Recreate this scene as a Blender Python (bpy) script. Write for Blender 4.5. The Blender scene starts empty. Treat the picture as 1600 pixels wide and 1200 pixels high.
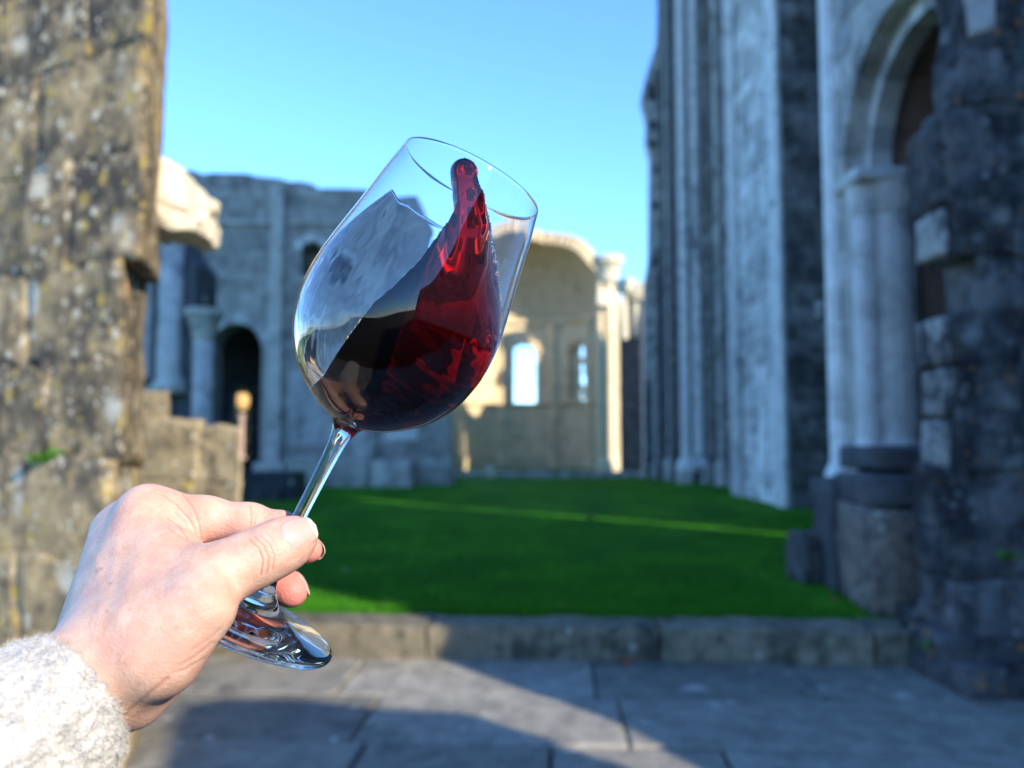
import bpy, bmesh, math, random
import numpy as np
from mathutils import Vector, Matrix, noise as mnoise
from mathutils.geometry import tessellate_polygon

rng = random.Random(7)
S = bpy.context.scene
COL = S.collection
R = math.radians

# ------------------------------------------------------------------ camera, sky, sun, exposure
CAM = Vector((0.0, 0.0, 1.55))
FPX = 1300.0                       # focal length in pixels of the 1600 px wide photograph
PITCH = math.atan(90 / 1300)
FWD = Vector((0, math.cos(PITCH), math.sin(PITCH)))
UPV = Vector((0, -math.sin(PITCH), math.cos(PITCH)))
RGT = Vector((1, 0, 0))
cam_d = bpy.data.cameras.new('camera')
cam = bpy.data.objects.new('camera', cam_d)
COL.objects.link(cam)
cam.location = CAM
cam.rotation_euler = (R(90) + PITCH, 0, 0)
cam_d.sensor_width = 36
cam_d.lens = 36 * FPX / 1600
cam_d.clip_start = 0.02
cam_d.clip_end = 2000
cam_d.dof.use_dof = True
cam_d.dof.focus_distance = 0.372
cam_d.dof.aperture_fstop = 7.0
S.camera = cam

SUN_EL, SUN_AZ = R(27), R(135)     # azimuth clockwise from +Y
TO_SUN = Vector((math.sin(SUN_AZ) * math.cos(SUN_EL), math.cos(SUN_AZ) * math.cos(SUN_EL), math.sin(SUN_EL)))
world = bpy.data.worlds.new('World')
S.world = world
world.use_nodes = True
wn = world.node_tree
sky = wn.nodes.new('ShaderNodeTexSky')
sky.sky_type = 'NISHITA'
sky.sun_disc = False
sky.sun_elevation = SUN_EL
sky.sun_rotation = SUN_AZ
sky.altitude = 0
sky.air_density = 1.0
sky.dust_density = 0.0
sky.ozone_density = 10.0
wn.nodes['Background'].inputs[1].default_value = 0.15
wn.links.new(sky.outputs[0], wn.nodes['Background'].inputs[0])
sun_d = bpy.data.lights.new('sun', 'SUN')
sun_d.energy = 2.5
sun_d.angle = R(0.53)
sun_d.color = (1.0, 0.87, 0.69)
sun = bpy.data.objects.new('sun', sun_d)
COL.objects.link(sun)
sun.location = (20, -20, 20)
sun.rotation_euler = TO_SUN.to_track_quat('Z', 'Y').to_euler()
S.view_settings.view_transform = 'Standard'
S.view_settings.look = 'None'
S.view_settings.exposure = 1.76
S.view_settings.gamma = 1
S.view_settings.use_curve_mapping = False
S.render.engine = 'CYCLES'
cy = S.cycles
cy.use_denoising = True
cy.max_bounces = 24
cy.transmission_bounces = 20
cy.glossy_bounces = 8
cy.diffuse_bounces = 6
cy.transparent_max_bounces = 16
cy.caustics_refractive = False
cy.caustics_reflective = False
cy.sample_clamp_indirect = 6

# ------------------------------------------------------------------ helpers
OFF = {}


def tag(o, label=None, cat=None, group=None, kind=None):
    if label: o['label'] = label
    if cat: o['category'] = cat
    if group: o['group'] = group
    if kind: o['kind'] = kind
    return o


def thing(name, label, cat, loc=(0, 0, 0), group=None):
    o = bpy.data.objects.new(name, None)
    o.empty_display_size = 0.1
    COL.objects.link(o)
    o.location = loc
    OFF[o.name] = Vector(loc)
    return tag(o, label, cat, group)


def link_mesh(name, me, mat, parent=None, loc=None):
    o = bpy.data.objects.new(name, me)
    COL.objects.link(o)
    if mat is not None and not me.materials:
        me.materials.append(mat)
    if parent is not None:
        o.parent = parent
        OFF[o.name] = OFF[parent.name]
    else:
        o.location = loc or (0, 0, 0)
        OFF[o.name] = Vector(loc or (0, 0, 0))
    return o


def obj(name, bm, mat, parent=None, loc=None, smooth=False):
    """bm holds world coordinates"""
    off = OFF[parent.name] if parent is not None else Vector(loc or (0, 0, 0))
    if off.length > 0:
        bmesh.ops.translate(bm, verts=bm.verts, vec=-off)
    me = bpy.data.meshes.new(name)
    bm.to_mesh(me)
    bm.free()
    if smooth:
        me.polygons.foreach_set('use_smooth', [True] * len(me.polygons))
    return link_mesh(name, me, mat, parent, loc)


def np_mesh(name, V, F, off=(0, 0, 0), smooth=True):
    me = bpy.data.meshes.new(name)
    V = np.asarray(V, float) - np.asarray(off, float)
    F = np.asarray(F, np.int32)
    n = F.shape[1]
    me.vertices.add(len(V))
    me.vertices.foreach_set('co', V.astype(np.float32).ravel())
    me.loops.add(F.size)
    me.loops.foreach_set('vertex_index', F.ravel())
    me.polygons.add(len(F))
    me.polygons.foreach_set('loop_start', np.arange(0, F.size, n, dtype=np.int32))
    me.polygons.foreach_set('loop_total', np.full(len(F), n, np.int32))
    me.update(calc_edges=True)
    me.validate()
    if smooth:
        me.polygons.foreach_set('use_smooth', np.ones(len(me.polygons), bool))
    return me


def P(px, py, y):
    """world point on the photograph's ray through a pixel at ground depth y"""
    d = RGT * ((px - 800) / FPX) + UPV * ((600 - py) / FPX) + FWD
    return CAM + d * (y / d.y)


def add_box(bm, lo, hi, bevel=0.0, jit=0.0, seg=1):
    b2 = bmesh.new()
    bmesh.ops.create_cube(b2, size=1)
    for v in b2.verts:
        for i in range(3):
            v.co[i] = lo[i] if v.co[i] < 0 else hi[i]
        if jit:
            v.co += Vector((rng.uniform(-jit, jit), rng.uniform(-jit, jit), rng.uniform(-jit, jit)))
    if bevel:
        bmesh.ops.bevel(b2, geom=list(b2.edges), offset=bevel, segments=seg, profile=0.6, affect='EDGES')
    merge(bm, b2)


def merge(bm, b2, M=None):
    m = {}
    for v in b2.verts:
        m[v] = bm.verts.new(M @ v.co if M is not None else v.co)
    for f in b2.faces:
        try:
            bm.faces.new([m[v] for v in f.verts])
        except ValueError:
            pass
    b2.free()


def add_rough(bm, lo, hi, cuts=5, amp=0.05, sc=2.0, rnd=0.12, seed=0.0):
    """an eroded block: subdivided box with rounded corners, pushed about by noise"""
    b2 = bmesh.new()
    bmesh.ops.create_cube(b2, size=2)
    bmesh.ops.subdivide_edges(b2, edges=b2.edges[:], cuts=cuts, use_grid_fill=True)
    c = [(lo[i] + hi[i]) / 2 for i in range(3)]
    h = [(hi[i] - lo[i]) / 2 for i in range(3)]
    for v in b2.verts:
        p = v.co.copy()
        sph = p.normalized() * 1.25
        p = p.lerp(sph, rnd)
        q = Vector((c[0] + p.x * h[0], c[1] + p.y * h[1], c[2] + p.z * h[2]))
        n = mnoise.noise_vector(q * sc + Vector((seed, seed * 2, 0)))
        n2 = mnoise.noise_vector(q * sc * 3.1 + Vector((seed, 0, seed)))
        v.co = q + n * amp + n2 * amp * 0.4
    merge(bm, b2)


def add_cyl(bm, c0, c1, r0, r1=None, seg=16, cap=True):
    r1 = r0 if r1 is None else r1
    c0, c1 = Vector(c0), Vector(c1)
    q = (c1 - c0).to_track_quat('Z', 'X')
    rings = []
    for c, r in ((c0, r0), (c1, r1)):
        rings.append([bm.verts.new(c + q @ Vector((r * math.cos(2 * math.pi * i / seg), r * math.sin(2 * math.pi * i / seg), 0))) for i in range(seg)])
    for i in range(seg):
        j = (i + 1) % seg
        bm.faces.new((rings[0][i], rings[0][j], rings[1][j], rings[1][i]))
    if cap:
        bm.faces.new(rings[0][::-1])
        bm.faces.new(rings[1])


def add_lathe(bm, base, prof, seg=20):
    """vertical lathe, prof = [(r, z)]"""
    rings = []
    for r, z in prof:
        rings.append([bm.verts.new((base[0] + r * math.cos(2 * math.pi * i / seg), base[1] + r * math.sin(2 * math.pi * i / seg), base[2] + z)) for i in range(seg)])
    for a, b in zip(rings, rings[1:]):
        for i in range(seg):
            j = (i + 1) % seg
            bm.faces.new((a[i], a[j], b[j], b[i]))
    bm.faces.new(rings[0][::-1])
    bm.faces.new(rings[-1])


class Frame:
    """wall frame: u along the wall, v up, w out of the face"""
    def __init__(self, o, u):
        self.o = Vector(o)
        self.u = Vector(u).normalized()
        self.n = Vector((self.u.y, -self.u.x, 0))

    def __call__(self, u, v, w=0.0):
        return self.o + self.u * u + Vector((0, 0, v)) + self.n * w


def add_panel(bm, fr, outer, holes=(), thick=0.6, front=0.0):
    """a wall slab with openings, outline in (u,v)"""
    loops = [list(outer)] + [list(h) for h in holes]
    flat = [p for l in loops for p in l]
    tris = tessellate_polygon([[Vector((p[0], p[1], 0)) for p in l] for l in loops])
    fv = [bm.verts.new(fr(p[0], p[1], front)) for p in flat]
    bv = [bm.verts.new(fr(p[0], p[1], front - thick)) for p in flat]
    for t in tris:
        for vs in ([fv[i] for i in t], [bv[i] for i in reversed(t)]):
            try:
                bm.faces.new(vs)
            except ValueError:
                pass
    k = 0
    for l in loops:
        n = len(l)
        for i in range(n):
            j = (i + 1) % n
            try:
                bm.faces.new((fv[k + i], fv[k + j], bv[k + j], bv[k + i]))
            except ValueError:
                pass
        k += n
    bmesh.ops.recalc_face_normals(bm, faces=bm.faces)


def inside(p, poly):
    x, y = p
    r = False
    n = len(poly)
    for i in range(n):
        x1, y1 = poly[i]
        x2, y2 = poly[(i + 1) % n]
        if (y1 > y) != (y2 > y) and x < (x2 - x1) * (y - y1) / (y2 - y1) + x1:
            r = not r
    return r


def add_ashlar(bm, fr, outer, holes, bw, bh, proud=0.03, gap=0.012):
    """coursed stone blocks over a panel's face, uneven in depth and length"""
    us = [p[0] for p in outer]
    vs = [p[1] for p in outer]
    v = min(vs)
    while v < max(vs):
        hgt = bh * rng.uniform(0.8, 1.15)
        u = min(us) - rng.uniform(0, bw)
        while u < max(us):
            w = bw * rng.uniform(0.6, 1.5)
            u0, u1 = max(u, min(us)), min(u + w, max(us))
            u += w
            if u1 - u0 < 0.08:
                continue
            cs = [(u0 + .02, v + .02), (u1 - .02, v + .02), (u0 + .02, v + hgt - .02), (u1 - .02, v + hgt - .02), ((u0 + u1) / 2, v + hgt / 2)]
            if not all(inside(c, outer) for c in cs) or any(inside(c, h) for c in cs for h in holes):
                continue
            d = proud * rng.uniform(0.35, 1.0)
            g = gap
            a = [fr(u0 + g, v + g, -0.02), fr(u1 - g, v + g, -0.02), fr(u1 - g, v + hgt - g, -0.02), fr(u0 + g, v + hgt - g, -0.02)]
            e = g + 0.012
            b = [fr(u0 + e, v + e, d), fr(u1 - e, v + e, d), fr(u1 - e, v + hgt - e, d), fr(u0 + e, v + hgt - e, d)]
            A = [bm.verts.new(p) for p in a]
            B = [bm.verts.new(p) for p in b]
            bm.faces.new(B)
            for i in range(4):
                j = (i + 1) % 4
                bm.faces.new((A[i], A[j], B[j], B[i]))
        v += hgt


def arch_pts(cu, cv, r, base, n=14):
    pts = [(cu - r, base)]
    for i in range(n + 1):
        t = math.pi - math.pi * i / n
        pts.append((cu + r * math.cos(t), cv + r * math.sin(t)))
    pts.append((cu + r, base))
    return pts


def add_arch_ring(bm, fr, cu, cv, r0, r1, w0, w1, a0=0, a1=180, n=11, gap=0.6):
    """voussoirs between two radii, each its own wedge"""
    for i in range(n):
        t0 = R(a0 + (a1 - a0) * i / n + gap * .5)
        t1 = R(a0 + (a1 - a0) * (i + 1) / n - gap * .5)
        k = 3
        ring = []
        for j in range(k + 1):
            t = t0 + (t1 - t0) * j / k
            ring.append([bm.verts.new(fr(cu + rr * math.cos(t), cv + rr * math.sin(t), w)) for rr, w in ((r0, w0), (r1, w0), (r1, w1), (r0, w1))])
        for j in range(k):
            for m in range(4):
                m2 = (m + 1) % 4
                bm.faces.new((ring[j][m], ring[j][m2], ring[j + 1][m2], ring[j + 1][m]))
        bm.faces.new(ring[0][::-1])
        bm.faces.new(ring[-1])
    bmesh.ops.recalc_face_normals(bm, faces=bm.faces)


# ------------------------------------------------------------------ materials
def new_mat(name):
    m = bpy.data.materials.new(name)
    m.use_nodes = True
    nt = m.node_tree
    return m, nt, nt.nodes['Principled BSDF']


def nd(nt, typ, **kw):
    n = nt.nodes.new(typ)
    for k, v in kw.items():
        if k in n.inputs:
            n.inputs[k].default_value = v
        else:
            setattr(n, k, v)
    return n


def mix(nt, fac, a, b, blend='MIX'):
    n = nt.nodes.new('ShaderNodeMix')
    n.data_type = 'RGBA'
    n.blend_type = blend
    for sock, val in ((n.inputs[0], fac), (n.inputs[6], a), (n.inputs[7], b)):
        if isinstance(val, bpy.types.NodeSocket):
            nt.links.new(val, sock)
        elif isinstance(val, (int, float)):
            sock.default_value = val
        else:
            sock.default_value = (*val, 1)
    return n.outputs[2]


def ramp(nt, src, p0, p1):
    n = nt.nodes.new('ShaderNodeMapRange')
    n.inputs[1].default_value = p0
    n.inputs[2].default_value = p1
    n.interpolation_type = 'SMOOTHSTEP'
    nt.links.new(src, n.inputs[0])
    return n.outputs[0]


def stone(name, a, b, dark, sc=1.0, dark_t=(0.52, 0.7), lichen=(), bump=0.4, bump_d=0.02, streak=0.35, island=0.25, rough=0.9):
    m, nt, bs = new_mat(name)
    L = nt.links.new
    tc = nd(nt, 'ShaderNodeTexCoord')
    co = tc.outputs['Object']
    n1 = nd(nt, 'ShaderNodeTexNoise', Scale=0.8 * sc, Detail=8.0, Roughness=0.62)
    n2 = nd(nt, 'ShaderNodeTexNoise', Scale=4.5 * sc, Detail=8.0, Roughness=0.65)
    n3 = nd(nt, 'ShaderNodeTexNoise', Scale=38 * sc, Detail=6.0, Roughness=0.7)
    for n in (n1, n2, n3):
        L(co, n.inputs['Vector'])
    col = mix(nt, ramp(nt, n2.outputs[0], 0.35, 0.65), a, b)
    # per block tone
    geo = nd(nt, 'ShaderNodeNewGeometry')
    isl = nd(nt, 'ShaderNodeMapRange')
    isl.inputs[3].default_value = 1 - island
    isl.inputs[4].default_value = 1 + island
    L(geo.outputs['Random Per Island'], isl.inputs[0])
    oi = nd(nt, 'ShaderNodeObjectInfo')
    orr = nd(nt, 'ShaderNodeMapRange')
    orr.inputs[3].default_value = 1 - island * .8
    orr.inputs[4].default_value = 1 + island * .8
    L(oi.outputs['Random'], orr.inputs[0])
    isl2 = nd(nt, 'ShaderNodeMath', operation='MULTIPLY')
    L(isl.outputs[0], isl2.inputs[0])
    L(orr.outputs[0], isl2.inputs[1])
    isl = isl2
    mul = nd(nt, 'ShaderNodeVectorMath', operation='SCALE')
    L(col, mul.inputs[0])
    L(isl.outputs[0], mul.inputs['Scale'])
    col = mul.outputs[0]
    # black crust in patches and in runs down the face
    mp = nd(nt, 'ShaderNodeMapping')
    mp.inputs['Scale'].default_value = (2.2 * sc, 2.2 * sc, 0.22 * sc)
    L(co, mp.inputs[0])
    n4 = nd(nt, 'ShaderNodeTexNoise', Scale=1.0, Detail=6.0, Roughness=0.6)
    L(mp.outputs[0], n4.inputs['Vector'])
    mm = nd(nt, 'ShaderNodeMix')
    mm.inputs[0].default_value = streak
    L(n1.outputs[0], mm.inputs[2])
    L(n4.outputs[0], mm.inputs[3])
    mm2 = nd(nt, 'ShaderNodeMix')
    mm2.inputs[0].default_value = 0.3
    L(mm.outputs[0], mm2.inputs[2])
    L(n2.outputs[0], mm2.inputs[3])
    dk = ramp(nt, mm2.outputs[0], *dark_t)
    col = mix(nt, dk, col, dark)
    # lichen spots
    for (lc, ls, lo, hi, den) in lichen:
        wob = nd(nt, 'ShaderNodeTexNoise', Scale=ls * 1.7, Detail=4.0)
        L(co, wob.inputs['Vector'])
        wv = nd(nt, 'ShaderNodeVectorMath', operation='MULTIPLY_ADD')
        L(wob.outputs['Color'], wv.inputs[0])
        wv.inputs[1].default_value = (0.5 / ls,) * 3
        L(co, wv.inputs[2])
        vo = nd(nt, 'ShaderNodeTexVoronoi', Scale=ls)
        L(wv.outputs[0], vo.inputs['Vector'])
        sep = nd(nt, 'ShaderNodeSeparateColor')
        L(vo.outputs['Color'], sep.inputs[0])
        pick = ramp(nt, sep.outputs[0], den, den + 0.02)
        spot = ramp(nt, vo.outputs['Distance'], hi, lo)
        ml = nd(nt, 'ShaderNodeMath', operation='MULTIPLY')
        L(pick, ml.inputs[0])
        L(spot, ml.inputs[1])
        col = mix(nt, ml.outputs[0], col, lc)
    fine = mix(nt, ramp(nt, n3.outputs[0], 0.3, 0.7), (0.78, 0.78, 0.78), (1.15, 1.15, 1.15))
    col = mix(nt, 1.0, col, fine, 'MULTIPLY')
    L(col, bs.inputs['Base Color'])
    bs.inputs['Roughness'].default_value = rough
    bs.inputs['Specular IOR Level'].default_value = 0.25
    hsum = nd(nt, 'ShaderNodeMath', operation='MULTIPLY_ADD')
    L(n3.outputs[0], hsum.inputs[0])
    hsum.inputs[1].default_value = 0.35
    L(n2.outputs[0], hsum.inputs[2])
    bp = nd(nt, 'ShaderNodeBump', Strength=bump, Distance=bump_d)
    L(hsum.outputs[0], bp.inputs['Height'])
    L(bp.outputs[0], bs.inputs['Normal'])
    return m


M = {}
YEL, WHT, ORG, LIC = (0.52, 0.38, 0.10), (0.50, 0.48, 0.40), (0.33, 0.15, 0.05), (0.68, 0.63, 0.48)
M['lichen_stone'] = stone('lichen_stone', (0.47, 0.36, 0.19), (0.29, 0.225, 0.125), (0.075, 0.066, 0.052), sc=1.5, dark_t=(0.43, 0.585),
                          lichen=((LIC, 4.6, 0.08, 0.5, 0.74), (YEL, 7, 0.08, 0.46, 0.7), (LIC, 11, 0.14, 0.38, 0.72), (LIC, 20, 0.16, 0.36, 0.72), (YEL, 15, 0.14, 0.36, 0.74)), bump=1.0, bump_d=0.04, island=.08)
M['yellow_stone'] = stone('yellow_stone', (0.40, 0.32, 0.17), (0.29, 0.235, 0.125), (0.09, 0.08, 0.05), sc=1.6, dark_t=(0.52, 0.7),
                          lichen=((YEL, 10, 0.14, 0.34, 0.7), (WHT, 16, 0.12, 0.3, 0.75)), bump=0.8, bump_d=0.03)
M['low_wall_stone'] = stone('low_wall_stone', (0.40, 0.33, 0.20), (0.28, 0.235, 0.15), (0.075, 0.07, 0.055), sc=1.6, dark_t=(0.47, 0.63), bump=0.9, bump_d=0.03,
                            lichen=((YEL, 6, 0.14, 0.36, 0.7), (LIC, 11, 0.14, 0.34, 0.7)))
M['pale_ledge'] = stone('pale_ledge', (0.66, 0.60, 0.45), (0.56, 0.50, 0.36), (0.28, 0.23, 0.14), sc=2, dark_t=(0.6, 0.75), bump=0.7, bump_d=0.03)
M['grey_stone'] = stone('grey_stone', (0.47, 0.44, 0.39), (0.35, 0.325, 0.285), (0.09, 0.088, 0.085), sc=0.6, dark_t=(0.47, 0.68), bump=0.5)
M['pale_stone'] = stone('pale_stone', (0.64, 0.62, 0.585), (0.50, 0.48, 0.45), (0.17, 0.17, 0.17), sc=0.8, dark_t=(0.49, 0.66), streak=0.6, bump=0.7, island=.36)
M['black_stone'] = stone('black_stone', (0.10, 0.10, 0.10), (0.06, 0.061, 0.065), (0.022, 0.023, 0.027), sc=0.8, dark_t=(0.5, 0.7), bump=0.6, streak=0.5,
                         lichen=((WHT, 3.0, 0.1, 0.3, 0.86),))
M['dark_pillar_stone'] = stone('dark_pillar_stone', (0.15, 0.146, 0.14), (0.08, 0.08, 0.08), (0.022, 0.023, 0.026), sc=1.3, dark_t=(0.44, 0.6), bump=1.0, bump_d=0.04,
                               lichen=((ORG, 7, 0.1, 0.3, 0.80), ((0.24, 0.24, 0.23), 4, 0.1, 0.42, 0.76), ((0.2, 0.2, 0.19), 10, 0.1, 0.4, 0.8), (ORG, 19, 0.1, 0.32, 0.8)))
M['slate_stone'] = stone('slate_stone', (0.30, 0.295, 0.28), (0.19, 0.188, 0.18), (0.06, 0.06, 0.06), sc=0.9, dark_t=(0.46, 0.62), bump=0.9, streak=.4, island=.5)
M['apse_stone'] = stone('apse_stone', (0.74, 0.61, 0.39), (0.62, 0.50, 0.31), (0.33, 0.255, 0.15), sc=0.45, dark_t=(0.52, 0.72), bump=0.5, island=0.12)
M['brown_stone'] = stone('brown_stone', (0.34, 0.21, 0.15), (0.25, 0.17, 0.135), (0.10, 0.075, 0.07), sc=1.0, bump=0.5)
M['orange_stone'] = stone('orange_stone', (0.62, 0.36, 0.13), (0.52, 0.29, 0.10), (0.3, 0.16, 0.06), sc=1.0)
M['brown_block'] = stone('brown_block', (0.30, 0.235, 0.18), (0.19, 0.155, 0.13), (0.05, 0.048, 0.05), sc=2.2, dark_t=(0.45, 0.6), bump=0.9, lichen=((WHT, 8, 0.1, 0.3, 0.84),))
M['quoin_stone'] = stone('quoin_stone', (0.38, 0.36, 0.33), (0.26, 0.25, 0.235), (0.06, 0.06, 0.06), sc=2.4, dark_t=(0.46, 0.6), bump=0.9)
M['kerb_stone'] = stone('kerb_stone', (0.26, 0.225, 0.155), (0.17, 0.15, 0.105), (0.045, 0.045, 0.033), sc=2.0, dark_t=(0.48, 0.64), bump=0.9,
                        lichen=((WHT, 9, 0.1, 0.3, 0.88),))
M['slab_stone'] = stone('slab_stone', (0.30, 0.285, 0.235), (0.19, 0.182, 0.153), (0.06, 0.06, 0.053), sc=1.5, dark_t=(0.54, 0.72), streak=0.0, bump=0.9, bump_d=0.03,
                        lichen=((WHT, 3.2, 0.1, 0.34, 0.86), (WHT, 9, 0.1, 0.34, 0.84)), rough=0.6, island=.3)
M['joint_soil'] = stone('joint_soil', (0.05, 0.045, 0.035), (0.03, 0.04, 0.02), (0.02, 0.02, 0.015), sc=3)


def lawn_mat():
    m, nt, bs = new_mat('lawn_green')
    L = nt.links.new
    tc = nd(nt, 'ShaderNodeTexCoord')
    n1 = nd(nt, 'ShaderNodeTexNoise', Scale=0.9, Detail=6.0, Roughness=0.6)
    n2 = nd(nt, 'ShaderNodeTexNoise', Scale=5.0, Detail=8.0, Roughness=0.7)
    n3 = nd(nt, 'ShaderNodeTexNoise', Scale=120.0, Detail=4.0)
    for n in (n1, n2, n3):
        L(tc.outputs['Object'], n.inputs['Vector'])
    c = mix(nt, ramp(nt, n1.outputs[0], 0.38, 0.62), (0.020, 0.145, 0.003), (0.085, 0.34, 0.008))
    c = mix(nt, ramp(nt, n2.outputs[0], 0.35, 0.7), c, (0.022, 0.125, 0.003))
    L(c, bs.inputs['Base Color'])
    bs.inputs['Roughness'].default_value = 0.9
    bs.inputs['Specular IOR Level'].default_value = 0.1
    bp = nd(nt, 'ShaderNodeBump', Strength=0.8, Distance=0.03)
    L(n3.outputs[0], bp.inputs['Height'])
    L(bp.outputs[0], bs.inputs['Normal'])
    return m


def blade_mat(name, c0, c1):
    m, nt, bs = new_mat(name)
    geo = nd(nt, 'ShaderNodeNewGeometry')
    c = mix(nt, geo.outputs['Random Per Island'], c0, c1)
    nt.links.new(c, bs.inputs['Base Color'])
    bs.inputs['Roughness'].default_value = 0.55
    bs.inputs['Specular IOR Level'].default_value = 0.2
    return m


M['lawn'] = lawn_mat()
M['blade'] = blade_mat('grass_blade', (0.022, 0.15, 0.004), (0.06, 0.25, 0.01))
M['weed'] = blade_mat('weed_leaf', (0.03, 0.12, 0.01), (0.07, 0.2, 0.02))
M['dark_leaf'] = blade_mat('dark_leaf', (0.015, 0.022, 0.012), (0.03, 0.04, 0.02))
M['dead_leaf'] = blade_mat('dead_leaf', (0.22, 0.07, 0.03), (0.30, 0.13, 0.05))


def skin_mat():
    m, nt, bs = new_mat('skin')
    L = nt.links.new
    tc = nd(nt, 'ShaderNodeTexCoord')
    n1 = nd(nt, 'ShaderNodeTexNoise', Scale=90.0, Detail=5.0, Roughness=0.6)
    n2 = nd(nt, 'ShaderNodeTexNoise', Scale=420.0, Detail=4.0)
    vo = nd(nt, 'ShaderNodeTexVoronoi', Scale=900.0)
    for n in (n1, n2, vo):
        L(tc.outputs['Object'], n.inputs['Vector'])
    c = mix(nt, ramp(nt, n1.outputs[0], 0.3, 0.7), (0.50, 0.30, 0.21), (0.60, 0.40, 0.30))
    n5 = nd(nt, 'ShaderNodeTexNoise', Scale=38.0, Detail=5.0, Roughness=0.6)
    L(tc.outputs['Object'], n5.inputs['Vector'])
    c = mix(nt, ramp(nt, n5.outputs[0], 0.45, 0.72), c, (0.54, 0.29, 0.22))
    at = nd(nt, 'ShaderNodeAttribute', attribute_name='flush_shade')
    c = mix(nt, at.outputs['Fac'], c, (0.62, 0.19, 0.17))
    c = mix(nt, ramp(nt, n2.outputs[0], 0.62, 0.75), c, (0.62, 0.36, 0.27))
    at2 = nd(nt, 'ShaderNodeAttribute', attribute_name='crease')
    c = mix(nt, at2.outputs['Fac'], c, (0.34, 0.13, 0.085))
    at3 = nd(nt, 'ShaderNodeAttribute', attribute_name='mole')
    c = mix(nt, at3.outputs['Fac'], c, (0.30, 0.14, 0.07))
    L(c, bs.inputs['Base Color'])
    bs.inputs['Roughness'].default_value = 0.52
    bs.inputs['Specular IOR Level'].default_value = 0.28
    bs.inputs['Subsurface Weight'].default_value = 0.4
    bs.inputs['Subsurface Radius'].default_value = (1.0, 0.35, 0.2)
    bs.inputs['Subsurface Scale'].default_value = 0.003
    hs = nd(nt, 'ShaderNodeMath', operation='MULTIPLY_ADD')
    L(vo.outputs['Distance'], hs.inputs[0])
    hs.inputs[1].default_value = 0.6
    L(n2.outputs[0], hs.inputs[2])
    bp = nd(nt, 'ShaderNodeBump', Strength=0.4, Distance=0.0006)
    L(hs.outputs[0], bp.inputs['Height'])
    L(bp.outputs[0], bs.inputs['Normal'])
    return m


M['skin'] = skin_mat()
m, nt, bs = new_mat('nail')
bs.inputs['Base Color'].default_value = (0.58, 0.36, 0.30, 1)
bs.inputs['Roughness'].default_value = 0.22
bs.inputs['Subsurface Weight'].default_value = 0.3
bs.inputs['Subsurface Radius'].default_value = (1, 0.4, 0.3)
bs.inputs['Subsurface Scale'].default_value = 0.002
bs.inputs['Coat Weight'].default_value = 0.3
M['nail'] = m
m, nt, bs = new_mat('nail_edge')
bs.inputs['Base Color'].default_value = (0.68, 0.58, 0.45, 1)
bs.inputs['Roughness'].default_value = 0.3
M['nail_edge'] = m

m, nt, bs = new_mat('fleece')
tc = nd(nt, 'ShaderNodeTexCoord')
n1 = nd(nt, 'ShaderNodeTexNoise', Scale=120.0, Detail=4.0)
nt.links.new(tc.outputs['Object'], n1.inputs['Vector'])
c = mix(nt, ramp(nt, n1.outputs[0], 0.35, 0.65), (0.40, 0.39, 0.36), (0.48, 0.465, 0.43))
nt.links.new(c, bs.inputs['Base Color'])
bs.inputs['Roughness'].default_value = 1.0
bs.inputs['Specular IOR Level'].default_value = 0.05
bs.inputs['Sheen Weight'].default_value = 0.4
M['fleece'] = m


def glass_mat():
    m, nt, bs = new_mat('clear_glass')
    bs.inputs['Base Color'].default_value = (1, 1, 1, 1)
    bs.inputs['Roughness'].default_value = 0.0
    bs.inputs['Transmission Weight'].default_value = 1.0
    bs.inputs['IOR'].default_value = 1.5
    return m


def liquid_mat(name, density, color, bump=0.0):
    m, nt, bs = new_mat(name)
    bs.inputs['Base Color'].default_value = (1, 1, 1, 1)
    bs.inputs['Roughness'].default_value = 0.0
    bs.inputs['Transmission Weight'].default_value = 1.0
    bs.inputs['IOR'].default_value = 1.34
    if density:
        ab = nd(nt, 'ShaderNodeVolumeAbsorption', Density=density)
        ab.inputs['Color'].default_value = (*color, 1)
        nt.links.new(ab.outputs[0], nt.nodes['Material Output'].inputs['Volume'])
    return m


M['glass'] = glass_mat()


def wine_mat():
    # against the glass wall the light passes from glass to wine, elsewhere from air to wine
    m, nt, bs = new_mat('red_wine')
    nt.nodes.remove(bs)
    g = nd(nt, 'ShaderNodeBsdfGlass', Roughness=0.0)
    g.inputs['Color'].default_value = (1, 1, 1, 1)
    at = nd(nt, 'ShaderNodeAttribute', attribute_name='wall')
    mr = nd(nt, 'ShaderNodeMapRange')
    mr.inputs[3].default_value = 1.34
    mr.inputs[4].default_value = 1.34 / 1.5
    nt.links.new(at.outputs['Fac'], mr.inputs[0])
    nt.links.new(mr.outputs[0], g.inputs['IOR'])
    nt.links.new(g.outputs[0], nt.nodes['Material Output'].inputs['Surface'])
    ab = nd(nt, 'ShaderNodeVolumeAbsorption', Density=500)
    ab.inputs['Color'].default_value = (0.89, 0.0, 0.10, 1)
    nt.links.new(ab.outputs[0], nt.nodes['Material Output'].inputs['Volume'])
    return m


M['wine'] = wine_mat()
M['film'] = liquid_mat('wine_film', 60, (0.75, 0.3, 0.5))

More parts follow.
